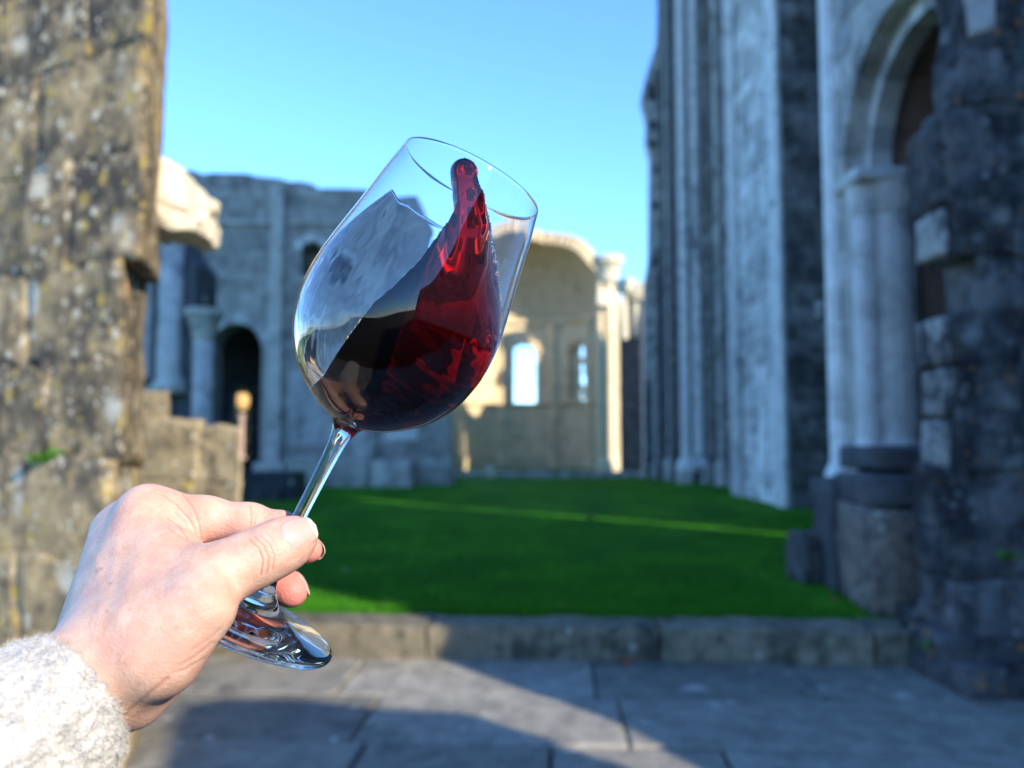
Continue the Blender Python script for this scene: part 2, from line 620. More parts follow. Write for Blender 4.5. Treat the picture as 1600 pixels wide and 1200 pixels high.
# ------------------------------------------------------------------ ground, lawn, paving, kerb
GZ = 0.20                                        # lawn level
bm = bmesh.new()
for x0, x1, y0, y1 in ((-300, 300, 6.3, 400),):
    nx, ny = 60, 60
    g = [[None] * (ny + 1) for _ in range(nx + 1)]
    for i in range(nx + 1):
        for j in range(ny + 1):
            x = (i / nx * 2 - 1)
            x = math.copysign(abs(x) ** 2.2, x) * 300
            y = 6.3 + (j / ny) ** 2.4 * 394 - 0.054 * min(max(x, -6), 6)
            z = GZ - 0.02 + 0.05 * mnoise.noise(Vector((x * .25, y * .25, 0))) * min(1, (y - 6) / 3)
            g[i][j] = bm.verts.new((x, y, z))
    for i in range(nx):
        for j in range(ny):
            bm.faces.new((g[i][j], g[i + 1][j], g[i + 1][j + 1], g[i][j + 1]))
lawn = obj('lawn', bm, M['lawn'], smooth=True)
tag(lawn, 'deep green lawn filling the floor of the ruined nave', kind='structure')

bm = bmesh.new()
vs = [bm.verts.new(p) for p in ((-300, -300, -0.06), (300, -300, -0.06), (300, 6.6, -0.06), (-300, 6.6, -0.06))]
bm.faces.new(vs)
ground = obj('ground', bm, M['joint_soil'])
tag(ground, 'dark soil under the stone paving', kind='structure')

KA = R(-3.1)
KO = Vector((0, 6.08, 0))
KU = Vector((math.cos(KA), math.sin(KA), 0))
KV = Vector((KU.y, -KU.x, 0))                     # towards the camera


def kframe(bm):
    b = Matrix(((KU.x, KV.x, 0, KO.x), (KU.y, KV.y, 0, KO.y), (0, 0, 1, 0), (0, 0, 0, 1)))
    bmesh.ops.transform(bm, matrix=b, verts=bm.verts)
    bmesh.ops.recalc_face_normals(bm, faces=bm.faces)


paving = thing('paving', None, None, (0, 4, -0.05))
del_keys = [k for k in ('label', 'category') if k in paving]
paving['label'] = 'worn grey flagstone paving in front of the kerb'
paving['kind'] = 'structure'
rows = [(0.0, 0.90, [-5.6, -4.1, -2.6, -1.05, 0.57, 1.95, 3.2, 4.6]),
        (0.90, 1.69, [-5.2, -3.9, -2.2, -0.75, 0.69, 2.3, 3.7, 4.8]),
        (1.69, 2.5, [-5.4, -3.5, -2.0, -0.66, 0.29, 1.16, 2.7, 4.5]),
        (2.5, 3.3, [-5.2, -3.2, -1.3, 0.2, 1.7, 3.1, 4.7]),
        (3.3, 4.2, [-5.6, -3.6, -1.9, -0.5, 0.9, 2.6, 4.6]),
        (4.2, 5.1, [-5.1, -3.4, -1.6, 0.1, 1.4, 3.0, 4.5]),
        (5.1, 6.0, [-5.4, -3.5, -1.4, 0.4, 2.1, 4.6]),
        (6.0, 7.1, [-5.4, -3.0, -1.0, 0.9, 2.8, 4.7])]
for v0, v1, us in rows:
    for a, b in zip(us, us[1:]):
        bm = bmesh.new()
        dz = rng.uniform(-0.006, 0.006)
        gp = rng.uniform(0.005, 0.011)
        add_box(bm, (a + gp, v0 + gp, -0.05), (b - gp, v1 - gp, dz), bevel=0.012, jit=0.004)
        kframe(bm)
        obj('paving_slab', bm, M['slab_stone'], paving)

kerb = thing('kerb', 'long grey stone kerb edging the lawn', None, (0, 6.2, 0))
kerb['kind'] = 'structure'
for a, b in ((-6.0, -3.9), (-3.9, -2.3), (-2.3, -0.62), (-0.62, 1.05), (1.05, 2.55), (2.55, 2.93)):
    bm = bmesh.new()
    h = 0.222 + rng.uniform(-0.006, 0.006)
    b2 = bmesh.new()
    add_box(b2, (a + .006, -0.42, -0.05), (b - .006, rng.uniform(-0.012, 0.01), h), bevel=0.022, jit=0.006, seg=2)
    bmesh.ops.subdivide_edges(b2, edges=[e for e in b2.edges if e.calc_length() > 0.5], cuts=14, use_grid_fill=True)
    for v in b2.verts:
        v.co += mnoise.noise_vector(v.co * 3) * 0.022 + mnoise.noise_vector(v.co * 11) * 0.009
    merge(bm, b2)
    kframe(bm)
    obj('kerb_stone', bm, M['kerb_stone'], kerb)

# grass blades near the kerb
nr = np.random.RandomState(3)
NB = 70000
y0 = 6.5 + (nr.rand(NB) ** 1.8) * 9
x0 = (nr.rand(NB) - .5) * 2 * (y0 * 0.62)
keep = ~((x0 > 2.5) & (y0 < 8.8))
x0, y0 = x0[keep], y0[keep]
y0 = y0 - 0.054 * x0
nk = 7000
xk = nr.rand(nk) * 7.2 - 4.6
x0 = np.concatenate([x0, xk])
y0 = np.concatenate([y0, 6.52 - 0.054 * xk + nr.rand(nk) * .1])
NB = len(x0)
hh = 0.025 + 0.045 * nr.rand(NB)
hh[-nk:] += 0.02 + .04 * nr.rand(nk)
an = nr.rand(NB) * 2 * np.pi
le = (nr.rand(NB)) * 0.03
an2 = nr.rand(NB) * 2 * np.pi
wd = 0.0035
zb = np.full(NB, GZ - 0.03)
A = np.stack([x0 - np.cos(an) * wd, y0 - np.sin(an) * wd, zb], 1)
B = np.stack([x0 + np.cos(an) * wd, y0 + np.sin(an) * wd, zb], 1)
T = np.stack([x0 + np.cos(an2) * le, y0 + np.sin(an2) * le, zb + 0.03 + hh], 1)
V = np.stack([A, B, T], 1).reshape(-1, 3)
F = np.arange(NB * 3).reshape(-1, 3)
grass = link_mesh('grass', np_mesh('grass', V, F, smooth=False), M['blade'])
tag(grass, 'short green grass blades behind the kerb', kind='stuff')


def leaf(name, loc, size, mat, label, rot=0.0):
    bm = bmesh.new()
    pts = []
    n = 12
    for i in range(n):
        t = 2 * math.pi * i / n
        r = size * (0.55 + 0.25 * math.cos(t) ** 2 + 0.12 * math.cos(5 * t))
        pts.append((r * math.cos(t), r * 0.8 * math.sin(t), 0.25 * size * (math.cos(2 * t) * .5 + math.sin(t) * 0.6) + size * .25))
    c0 = bm.verts.new((0, 0, size * .12))
    c1 = bm.verts.new((0, 0, size * .12 - 0.002))
    a = [bm.verts.new(p) for p in pts]
    b = [bm.verts.new((p[0], p[1], p[2] - 0.002)) for p in pts]
    for i in range(n):
        j = (i + 1) % n
        bm.faces.new((c0, a[i], a[j]))
        bm.faces.new((c1, b[j], b[i]))
        bm.faces.new((a[i], b[i], b[j], a[j]))
    bmesh.ops.rotate(bm, verts=bm.verts, cent=(0, 0, 0), matrix=Matrix.Rotation(rot, 3, 'Z'))
    bmesh.ops.translate(bm, verts=bm.verts, vec=loc)
    return tag(obj(name, bm, M[mat], loc=loc), label, 'leaf', 'fallen leaves')


p = P(975, 1012, 5.93)
leaf('fallen_leaf', (p.x, p.y, 0.005), 0.085, 'dead_leaf', 'curled reddish brown leaf lying on the paving against the kerb', 0.4)
p = P(1302, 925, 7.0)
leaf('fallen_leaf', (p.x, p.y, GZ + .03), 0.07, 'dead_leaf', 'brown leaf on the grass at the foot of the square stone plinth', 1.0)
p = P(921, 813, 1755 / 123)
leaf('fallen_leaf', (p.x, p.y, GZ + .02), 0.13, 'dead_leaf', 'small ochre leaf out in the middle of the lawn', 2.0)
p = P(545, 893, 1755 / 203)
leaf('fallen_leaf', (p.x, p.y, GZ + .02), 0.08, 'pale_stone', 'pale grey dry leaf on the lawn near the fingertips', 2.6)
p = P(875, 947, 6.75)
leaf('fallen_leaf', (p.x, p.y, GZ + .03), 0.04, 'dead_leaf', 'tiny brown leaf on the grass edge just behind the kerb', 0.2)


# ------------------------------------------------------------------ pillar at the left edge
LP0 = Vector((-1.895, 4.2, 0))
lf = Frame(LP0, (0.87, -0.49, 0))
lf.win = Vector((-0.27, 0.96, 0))
pillar = thing('stone_pillar', 'tall lichen speckled beige pillar filling the left edge, a ledge at its foot', 'pillar', (-2.4, 4.8, 0))


def frame_mat(fr):
    if hasattr(fr, 'win'):
        return Matrix(((fr.u.x, fr.win.x, 0, fr.o.x), (fr.u.y, fr.win.y, 0, fr.o.y), (0, 0, 1, 0), (0, 0, 0, 1)))
    return Matrix(((fr.u.x, -fr.n.x, 0, fr.o.x), (fr.u.y, -fr.n.y, 0, fr.o.y), (0, 0, 1, 0), (0, 0, 0, 1)))


def rough_block(parent, fr, u0, u1, w0, w1, z0, z1, mat, name='stone_block', amp=0.035, rnd=0.06, sc=3.0, cuts=9, over=0.0):
    """block in a wall frame; w runs into the wall"""
    bm = bmesh.new()
    sd = 11.0 if over else rng.uniform(0, 50)
    add_rough(bm, (u0 - over, w0, z0 - over), (u1 + (over if u1 < -.3 else 0), w1, z1 + over), cuts=cuts, amp=amp, sc=sc, rnd=rnd, seed=sd)
    bmesh.ops.transform(bm, matrix=frame_mat(fr), verts=bm.verts)
    bmesh.ops.recalc_face_normals(bm, faces=bm.faces)
    return obj(name, bm, M[mat], parent, smooth=True)


# core behind the blocks, so that no light comes through the joints
bm = bmesh.new()
add_box(bm, (-2.6, 0.10, 0), (-0.16, 0.62, 6.0))
bmesh.ops.transform(bm, matrix=frame_mat(lf), verts=bm.verts)
obj('core', bm, M['lichen_stone'], pillar)
for z0, z1, us in ((2.50, 3.08, (-2.6, -1.5, -0.62, 0.0)), (3.08, 3.66, (-2.6, -1.9, -0.95, 0.0)),
                   (3.66, 4.22, (-2.6, -1.4, -0.5, 0.0)), (4.22, 4.9, (-2.6, -1.7, -0.8, 0.0)), (4.9, 5.5, (-2.6, -1.2, -0.05)), (5.5, 6.1, (-2.6, -1.6, -0.15))):
    for a, b in zip(us, us[1:]):
        rough_block(pillar, lf, a, b, 0, 0.68, z0, z1, 'lichen_stone', amp=0.035, rnd=.006, over=.014)
for z0, z1, us in ((1.44, 1.98, (-2.6, -1.6, -0.75, -0.10)), (1.98, 2.50, (-2.6, -1.9, -0.95, -0.12))):
    for a, b in zip(us, us[1:]):
        rough_block(pillar, lf, a, b, 0.0, 0.68, z0, z1, 'lichen_stone', amp=0.035, rnd=.006, over=.014)
for z0, z1, us, w in ((0.95, 1.45, (-2.6, -1.4, -0.13), -0.12), (0.45, 0.95, (-2.6, -1.9, -0.85, -0.03), -0.19), (0, 0.45, (-2.6, -1.3, 0.03), -0.23)):
    for a, b in zip(us, us[1:]):
        rough_block(pillar, lf, a, b, w, 0.68, z0, z1, 'yellow_stone' if z0 < .4 else 'lichen_stone', amp=0.04, rnd=.02, over=.012)
# the broken springer reaching out into the sun
bm = bmesh.new()
q0 = P(225, 255, 4.95)
q1 = P(312, 362, 4.95)
add_rough(bm, (q0.x - .1, 4.72, q1.z), (q1.x, 5.35, q0.z), cuts=24, amp=0.085, sc=4.2, rnd=0.40, seed=5.1)
for v in bm.verts:
    f = (v.co.x - q0.x) / (q1.x - q0.x)
    v.co.z -= 0.16 * max(0, f - .2) * (1 if v.co.z > (q0.z + q1.z) / 2 else 0.5)
obj('broken_springer', bm, M['pale_ledge'], pillar, smooth=True)
# bracket under the upper courses
rough_block(pillar, lf, -0.5, -0.14, 0.05, 0.6, 2.2, 2.46, 'orange_stone', name='patch_stone', amp=0.03)


def tuft(name, loc, n, size, label, cat, spread=0.06, mat='weed', group=None):
    r2 = random.Random(hash(label) % 999 if False else int(loc[0] * 100) & 255)
    t = thing(name, label, cat, loc, group)
    for k in range(n):
        bm = bmesh.new()
        a = r2.uniform(0, 2 * math.pi)
        lean = r2.uniform(0.2, 1.0)
        L_ = size * r2.uniform(0.5, 1.0)
        w = L_ * 0.2
        c = Vector((loc[0] + r2.uniform(-spread, spread), loc[1] + r2.uniform(-spread, spread) * .4, loc[2] - .01))
        d = Vector((math.cos(a) * lean, math.sin(a) * lean, 1)).normalized()
        s = Vector((-math.sin(a), math.cos(a), 0))
        pr = []
        for i, (f, ww) in enumerate(((0, .25), (.35, 1), (.7, .8), (1, .05))):
            cc = c + d * (L_ * f) - Vector((0, 0, L_ * .35 * f * f * lean))
            pr.append((bm.verts.new(cc - s * w * ww), bm.verts.new(cc + s * w * ww)))
        for p0_, p1_ in zip(pr, pr[1:]):
            bm.faces.new((p0_[0], p0_[1], p1_[1], p1_[0]))
        obj('leaf', bm, M[mat], t)
    return t


pp = lf(-0.62, 1.455, 0.07)
tuft('weed', (pp.x, pp.y, 1.45), 60, 0.105, 'bright green weed growing on the ledge of the left pillar', 'plant', spread=0.075)
pp = lf(-0.2, 0.1, 0.06)

# low wall right of the pillar
lw = thing('low_wall', 'low broken wall of yellowish blocks between the left pillar and the lawn', 'wall', (-2.8, 7.2, GZ))
wf = Frame((-2.20, 6.78, 0), (0.93, -0.36, 0))
wf.win = Vector((-0.30, 0.95, 0))
for z0, z1, us in ((0.1, .74, (-2.1, -.95, 0.0)), (.74, 1.22, (-2.1, -1.2, -.45, 0.01)), (1.22, 1.66, (-.42, -0.005)), (1.22, 1.73, (-2.1, -1.25, -.42))):
    for a, b in zip(us, us[1:]):
        rough_block(lw, wf, a, b, 0, 0.6, z0, z1, 'low_wall_stone', amp=0.045, rnd=0.05, over=.012)
rough_block(lw, wf, -1.15, -0.80, 0.1, 0.5, 1.72, 2.0, 'low_wall_stone', amp=0.03, rnd=0.1)

# ------------------------------------------------------------------ far wall at the left with the arched doorway
WY = 26.0
wl = Frame((-12.5, WY, 0), (1, 0, 0))             # u = x + 12.5


def W(px, py):
    q = P(px, py, WY)
    return (q.x + 12.5, q.z)


lwall = thing('ruined_wall', 'tall grey ruined nave wall with a dark round arched doorway behind the glass', 'wall', (-7.5, WY, GZ))
top = [(150, 262), (300, 266), (318, 272), (330, 270), (385, 271), (400, 275), (440, 279), (452, 284), (470, 283), (490, 288), (497, 294), (540, 294), (575, 296), (600, 300), (640, 302), (655, 330), (668, 420), (680, 500), (696, 590), (706, 700)]
outer = [W(*q) for q in top]
outer = [(outer[0][0], 0.0)] + outer + [(outer[-1][0], 0.0)]
dc = W(370, 545)
drad = 0.79
door = arch_pts(dc[0], dc[1], drad, 0.22)
wc = W(488, 395)
win = arch_pts(wc[0], wc[1], 0.34, wc[1] - 0.75)
bm = bmesh.new()
add_panel(bm, wl, outer, [door, win], thick=1.0)
obj('wall_body', bm, M['grey_stone'], lwall)
bm = bmesh.new()
hole2 = arch_pts(dc[0], dc[1], drad + .32, 0.2)
winx = arch_pts(wc[0], wc[1], 0.62, wc[1] - 0.8)
add_ashlar(bm, wl, outer, [hole2, winx], 0.62, 0.36)
o = obj('masonry', bm, M['grey_stone'], lwall)
o['kind'] = 'stuff'
bm = bmesh.new()
add_arch_ring(bm, wl, dc[0], dc[1], drad + .01, drad + .34, -0.2, 0.08, n=11)
obj('door_arch', bm, M['pale_stone'], lwall)
bm = bmesh.new()
add_arch_ring(bm, wl, wc[0], wc[1], 0.36, 0.6, -0.2, 0.06, n=9)
obj('window_arch', bm, M['pale_stone'], lwall)


def wall_box(parent, fr, u0, u1, z0, z1, w0, w1, mat, name, bevel=0.03):
    bm = bmesh.new()
    add_box(bm, (u0, -w1, z0), (u1, -w0, z1), bevel=bevel, jit=0.01)
    bmesh.ops.transform(bm, matrix=frame_mat(fr), verts=bm.verts)
    return obj(name, bm, M[mat], parent)


wall_box(lwall, wl, wc[0] - .9, wc[0] + .9, wc[1] - 1.3, wc[1] + 1.2, -1.3, -1.02, 'grey_stone', 'window_backing')  # backing added behind the window to make it dark inside
# flat buttresses, string courses and paler fields
for px0, px1, py0 in ((425, 447, 282), (560, 592, 300)):
    a, b = W(px0, py0), W(px1, py0)
    wall_box(lwall, wl, a[0], b[0], 0.2, a[1] - .2, 0.0, 0.2, 'grey_stone', 'buttress')
a, b = W(318, 352), W(424, 340)
wall_box(lwall, wl, a[0], b[0], a[1], a[1] + .14, 0.0, 0.12, 'grey_stone', 'string_course')
a, b = W(448, 352), W(558, 340)
wall_box(lwall, wl, a[0], b[0], a[1], a[1] + .14, 0.0, 0.12, 'grey_stone', 'string_course')
a, b = W(412, 700), W(424, 580)
a, b = W(450, 695), W(556, 578)
wall_box(lwall, wl, a[0], b[0], a[1], b[1], 0.0, 0.05, 'pale_stone', 'pale_panel')
a, b = W(322, 495), W(424, 408)
a, b = W(600, 690), W(655, 560)
wall_box(lwall, wl, a[0], b[0], a[1], b[1], 0.0, 0.06, 'pale_stone', 'pale_panel')
# dark room behind the doorway with a small opening at its back
rm = Frame((-14.0, 31.0, 0), (1, 0, 0))
so = P(376, 655, 31.0)
sop = arch_pts(so.x + 14, P(376, 618, 31).z, 0.33, 0.9, n=8)
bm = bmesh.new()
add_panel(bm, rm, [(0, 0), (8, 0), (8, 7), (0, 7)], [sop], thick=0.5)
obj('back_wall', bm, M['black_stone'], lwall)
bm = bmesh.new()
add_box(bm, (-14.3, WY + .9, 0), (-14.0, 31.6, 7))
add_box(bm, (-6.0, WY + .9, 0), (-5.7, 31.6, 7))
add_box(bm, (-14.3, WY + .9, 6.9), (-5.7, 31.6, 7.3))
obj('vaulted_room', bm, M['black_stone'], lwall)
# something sunlit far beyond
sp = P(378, 640, 60)
t = thing('stone_post', 'sunlit golden stone post seen through the dark arched doorway', 'post', (sp.x, 60, 0))
bm = bmesh.new()
add_lathe(bm, (sp.x, 60, 0), [(0.4, 0), (0.4, 0.4), (0.2, 0.5), (0.2, P(378, 640, 60).z - .6), (0.25, P(378, 640, 60).z - .3)], 12)
obj('shaft', bm, M['brown_stone'], t, smooth=True)
bm = bmesh.new()
z_ = P(378, 625, 60).z
add_lathe(bm, (sp.x, 60, z_ - .75), [(0.25, 0), (0.42, .25), (0.5, .5), (0.5, 1.0), (0.3, 1.2)], 12)
obj('capital', bm, M['orange_stone'], t)

hr = random.Random(8)  # dark foliage added so the opening beyond the doorway stays dark
t = thing('backdrop_hedge', 'dark foliage backdrop added behind the golden post to darken the doorway opening', 'backdrop_hedge', (sp.x, 63, 0))
bm = bmesh.new()
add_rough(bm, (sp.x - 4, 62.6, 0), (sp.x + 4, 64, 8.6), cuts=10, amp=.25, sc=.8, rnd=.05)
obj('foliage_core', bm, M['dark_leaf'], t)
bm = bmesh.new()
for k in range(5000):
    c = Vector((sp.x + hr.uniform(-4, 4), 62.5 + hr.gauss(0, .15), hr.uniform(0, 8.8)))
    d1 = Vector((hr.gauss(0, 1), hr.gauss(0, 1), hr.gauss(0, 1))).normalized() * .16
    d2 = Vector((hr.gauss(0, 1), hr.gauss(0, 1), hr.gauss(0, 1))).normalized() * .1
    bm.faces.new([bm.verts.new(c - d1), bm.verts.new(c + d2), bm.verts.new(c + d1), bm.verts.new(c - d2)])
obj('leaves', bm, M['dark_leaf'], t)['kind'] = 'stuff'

# foot of the wall: a dark step and low grey bank
t = thing('stone_step', 'dark stone step block on the lawn left of the glass stem', 'step', (-5.7, 19.6, GZ))
for q in (((-6.35, 19.4, .1), (-5.05, 20.6, .84)), ((-6.0, 19.15, .1), (-5.3, 19.38, .5))):
    bm = bmesh.new()
    add_box(bm, *q, bevel=0.04, jit=0.02)
    obj('stone_block', bm, M['black_stone'], t)
t = thing('plinth_course', 'weathered plinth running along the foot of the left ruined wall', 'plinth', (-6, 25.4, GZ))
xx = -12.0
while xx < -3.2:
    w_ = rng.uniform(.8, 1.3)
    if not (-9.6 < xx + w_ / 2 < -7.7):
        bm = bmesh.new()
        add_box(bm, (xx + .01, 25.1, 0.1), (xx + w_ - .01, 25.95, 1.0 + rng.uniform(-.12, .12)), bevel=0.06, jit=.03)
        obj('stone_block', bm, M['grey_stone'], t)
    xx += w_

# cluster of shafts between the left pillar and the doorway
cl = thing('clustered_pier', 'bluish grey pier with engaged shafts just left of the arched doorway', 'pier', (-6.6, 17, GZ))
y_ = 16.6
xa, xb = P(205, 0, y_).x, P(318, 0, y_).x
ztop = P(0, 345, y_).z
bm = bmesh.new()
cf = Frame((xa, y_, 0), (1, 0, 0))
pts = [(0, 0), (xb - xa, 0), (xb - xa, ztop - .9), (xb - xa - .3, ztop - .5), (xb - xa - .45, ztop + .1), (.4, ztop + .5), (0, ztop + 1.5)]
add_panel(bm, cf, pts, thick=1.2)
obj('pier_body', bm, M['black_stone'], cl)
for px, r_, zt, nm in ((232, .15, 355, 0), (270, .24, 350, 1), (318, .2, 530, 2)):
    q = P(px, zt, y_ - .05)
    zb_ = P(px, 592, y_).z if nm < 2 else 0.3
    bm = bmesh.new()
    add_lathe(bm, (q.x, y_ - .05, 0), [(r_ * 1.5, zb_ - .3), (r_ * 1.5, zb_ - .12), (r_ * 1.2, zb_), (r_, zb_ + .1), (r_, q.z)], 16)
    obj('shaft', bm, M['grey_stone'], cl, smooth=True)
    if nm == 2:
        bm = bmesh.new()
        add_lathe(bm, (q.x, y_ - .05, q.z), [(r_, -.02), (r_ * 1.25, .08), (r_ * 1.2, .12), (r_ * 1.7, .42), (r_ * 1.9, .45), (r_ * 1.9, .6)], 12)
        obj('capital', bm, M['grey_stone'], cl)
wall_box(cl, cf, -0.3, xb - xa - .55, P(0, 603, y_).z - .02, P(0, 590, y_).z, 0, .34, 'black_stone', 'base_moulding')
wall_box(cl, cf, -0.3, xb - xa - .5, 0.1, P(0, 605, y_).z, 0, .28, 'grey_stone', 'pedestal')

# ------------------------------------------------------------------ apse at the far end
AC = Vector((0.95, 38.5, 0))
AR = 3.65
ZS = 7.5
ap = thing('ruined_apse', 'warm beige ruined apse with round headed windows and broken half dome', 'apse', (AC.x, AC.y, GZ))
wins = []
for px, z0, z1, hw in ((820, 3.55, 6.0, 0.155), (903, 3.6, 5.95, 0.13)):
    dx = ((px - 800) / 1300 * (41.8 if px < 860 else 41.2) - AC.x) / AR
    wins.append((math.asin(max(-1, min(1, dx))), z0, z1, hw))     # angle from +Y towards +X
NA, NZ = 180, 60


def apse_pt(t, z, r):
    return Vector((AC.x + r * math.sin(t), AC.y + r * math.cos(t), z))


def in_win(t, z, grow=0.0):
    for a, z0, z1, hw in wins:
        w_ = hw + grow
        d = abs(t - a)
        if d < w_ and z0 - grow * 3 < z < z1:
            return True
        if z >= z1 and (d * AR) ** 2 + (z - z1) ** 2 < (w_ * AR) ** 2:
            return True
    return False


T0 = R(-96)
T1 = R(92)
for shell, nm, mt in ((0, 'apse_wall', 'apse_stone'),):
    bm = bmesh.new()
    zs = [0.0 + (ZS) * j / NZ for j in range(NZ + 1)]
    ts = [T0 + (T1 - T0) * i / NA for i in range(NA + 1)]
    cell = [[not in_win((ts[i] + ts[i + 1]) / 2, (zs[j] + zs[j + 1]) / 2) for j in range(NZ)] for i in range(NA)]
    vi = {}

    def gv(i, j, k):
        if (i, j, k) not in vi:
            vi[(i, j, k)] = bm.verts.new(apse_pt(ts[i], zs[j], AR + 0.75 * k))
        return vi[(i, j, k)]
    for i in range(NA):
        for j in range(NZ):
            if not cell[i][j]:
                continue
            bm.faces.new((gv(i, j, 0), gv(i, j + 1, 0), gv(i + 1, j + 1, 0), gv(i + 1, j, 0)))
            bm.faces.new((gv(i, j, 1), gv(i + 1, j, 1), gv(i + 1, j + 1, 1), gv(i, j + 1, 1)))
            for di, dj, e in ((-1, 0, ((i, j), (i, j + 1))), (1, 0, ((i + 1, j), (i + 1, j + 1))), (0, -1, ((i, j), (i + 1, j))), (0, 1, ((i, j + 1), (i + 1, j + 1)))):
                ni, nj = i + di, j + dj
                if not (0 <= ni < NA and 0 <= nj < NZ and cell[ni][nj]):
                    if nj >= NZ:
                        continue
                    (a0_, b0_), (a1_, b1_) = e
                    bm.faces.new((gv(a0_, b0_, 0), gv(a1_, b1_, 0), gv(a1_, b1_, 1), gv(a0_, b0_, 1)))
    bmesh.ops.recalc_face_normals(bm, faces=bm.faces)
    obj(nm, bm, M[mt], ap)
# half dome, broken along its front
bm = bmesh.new()
ND, NE = 60, 24
vi = {}


def dome_pt(i, j, k):
    if (i, j, k) not in vi:
        t = T0 + (T1 - T0) * i / ND
        e = (math.pi / 2) * j / NE * 0.985
        r = AR + 0.02 + 0.6 * k
        vi[(i, j, k)] = bm.verts.new(Vector((AC.x + r * math.cos(e) * math.sin(t), AC.y + r * math.cos(e) * math.cos(t), ZS + 0.003 + r * math.sin(e))))
    return vi[(i, j, k)]


def dome_on(i, j):
    t = T0 + (T1 - T0) * (i + .5) / ND
    e = (math.pi / 2) * (j + .5) / NE
    yy = math.cos(e) * math.cos(t)
    xx = math.cos(e) * math.sin(t)
    lim = 0.10 + 0.15 * mnoise.noise(Vector((xx * 3, e * 2, 5))) + (0.25 if xx < -.35 else 0)
    return yy > lim and 0 <= i < ND and 0 <= j < NE


for i in range(ND):
    for j in range(NE):
        if not dome_on(i, j):
            continue
        bm.faces.new((dome_pt(i, j, 0), dome_pt(i, j + 1, 0), dome_pt(i + 1, j + 1, 0), dome_pt(i + 1, j, 0)))
        bm.faces.new((dome_pt(i, j, 1), dome_pt(i + 1, j, 1), dome_pt(i + 1, j + 1, 1), dome_pt(i, j + 1, 1)))
        for di, dj, e in ((-1, 0, ((i, j), (i, j + 1))), (1, 0, ((i + 1, j), (i + 1, j + 1))), (0, -1, ((i, j), (i + 1, j))), (0, 1, ((i, j + 1), (i + 1, j + 1)))):
            if not dome_on(i + di, j + dj):
                (a0_, b0_), (a1_, b1_) = e
                bm.faces.new((dome_pt(a0_, b0_, 0), dome_pt(a1_, b1_, 0), dome_pt(a1_, b1_, 1), dome_pt(a0_, b0_, 1)))
bmesh.ops.recalc_face_normals(bm, faces=bm.faces)
obj('half_dome', bm, M['apse_stone'], ap)


def arc_band(parent, name, mat, z0, z1, r0, r1, t0, t1, n=40):
    bm = bmesh.new()
    ring = []
    for i in range(n + 1):
        t = t0 + (t1 - t0) * i / n
        ring.append([bm.verts.new(apse_pt(t, z, r)) for r, z in ((r1, z0), (r0 + .1, z0), (r0, z0 + .1), (r0, z1), (r1, z1))])
    for a, b in zip(ring, ring[1:]):
        for k in range(5):
            k2 = (k + 1) % 5
            bm.faces.new((a[k], b[k], b[k2], a[k2]))
    bm.faces.new(ring[0])
    bm.faces.new(ring[-1][::-1])
    bmesh.ops.recalc_face_normals(bm, faces=bm.faces)
    return obj(name, bm, M[mat], parent)


arc_band(ap, 'impost_moulding', 'apse_stone', ZS - .05, ZS + .25, AR - .2, AR + .2, R(-60), R(88))
arc_band(ap, 'sill_course', 'apse_stone', 3.3, 3.5, AR - .12, AR + .2, R(-70), R(88))
arc_band(ap, 'wall_base', 'apse_stone', 0.1, 0.9, AR - .2, AR + .2, R(-90), R(88))
# window surrounds and colonnettes between windows
for a, z0, z1, hw in wins:
    f = Frame(apse_pt(a, 0, AR), (math.cos(a), -math.sin(a), 0))
    bm = bmesh.new()
    add_arch_ring(bm, f, 0, z1, hw * AR + .02, hw * AR + .3, -.25, .1, n=9)
    obj('window_arch', bm, M['apse_stone'], ap)
for a in (R(-25), R(18), R(52), R(74)):
    q = apse_pt(a, 0, AR - .06)
    bm = bmesh.new()
    add_lathe(bm, q, [(.26, .2), (.26, .6), (.2, .8), (.13, .9), (.13, ZS - .6), (.16, ZS - .55), (.26, ZS - .2), (.3, ZS - .1)], 10)
    obj('wall_shaft', bm, M['apse_stone'], ap)
# remains of tracery in the right window
a, z0, z1, hw = wins[1]
f = Frame(apse_pt(a, 0, AR + .35), (math.cos(a), -math.sin(a), 0))
for k, (u0, u1, za, zb_) in enumerate(((-.5, -.08, z0 - .1, z1 + .5), (-.1, .12, z0 + .55, z0 + .8), (-.1, .1, z1 - .5, z1 - .2), (.12, .5, z0 + .1, z0 + .5), (.22, .5, z0 + 1.2, z1 + .6))):
    bm = bmesh.new()
    add_rough(bm, (u0, -.12, za), (u1, .12, zb_), cuts=3, amp=.06, rnd=.15, seed=k)
    bmesh.ops.transform(bm, matrix=frame_mat(f), verts=bm.verts)
    obj('tracery', bm, M['apse_stone'], ap)

# pier with a sunlit capital at the apse's right corner
ep = thing('column', 'engaged column with a sunlit carved capital at the right corner of the apse', 'column', (4.25, 37.4, GZ))
cx = P(944, 0, 37.4).x
zc = P(0, 440, 37.4).z
bm = bmesh.new()
add_box(bm, (cx - .15, 37.6, 0.1), (cx + .6, 38.3, zc), bevel=.04)
obj('pier_body', bm, M['apse_stone'], ep)
for dx, r_ in ((-.3, .15), (.12, .24)):
    bm = bmesh.new()
    add_lathe(bm, (cx + dx, 37.5, 0), [(r_ * 1.6, .1), (r_ * 1.6, .6), (r_, .8), (r_, zc)], 12)
    obj('shaft', bm, M['apse_stone'], ep)
bm = bmesh.new()
add_lathe(bm, (cx + .1, 37.6, zc), [(.42, -.05), (.5, .1), (.46, .18), (.52, .55), (.7, .85), (.74, .88), (.74, 1.15), (.6, 1.2)], 12)
obj('capital', bm, M['pale_ledge'], ep)
bm = bmesh.new()
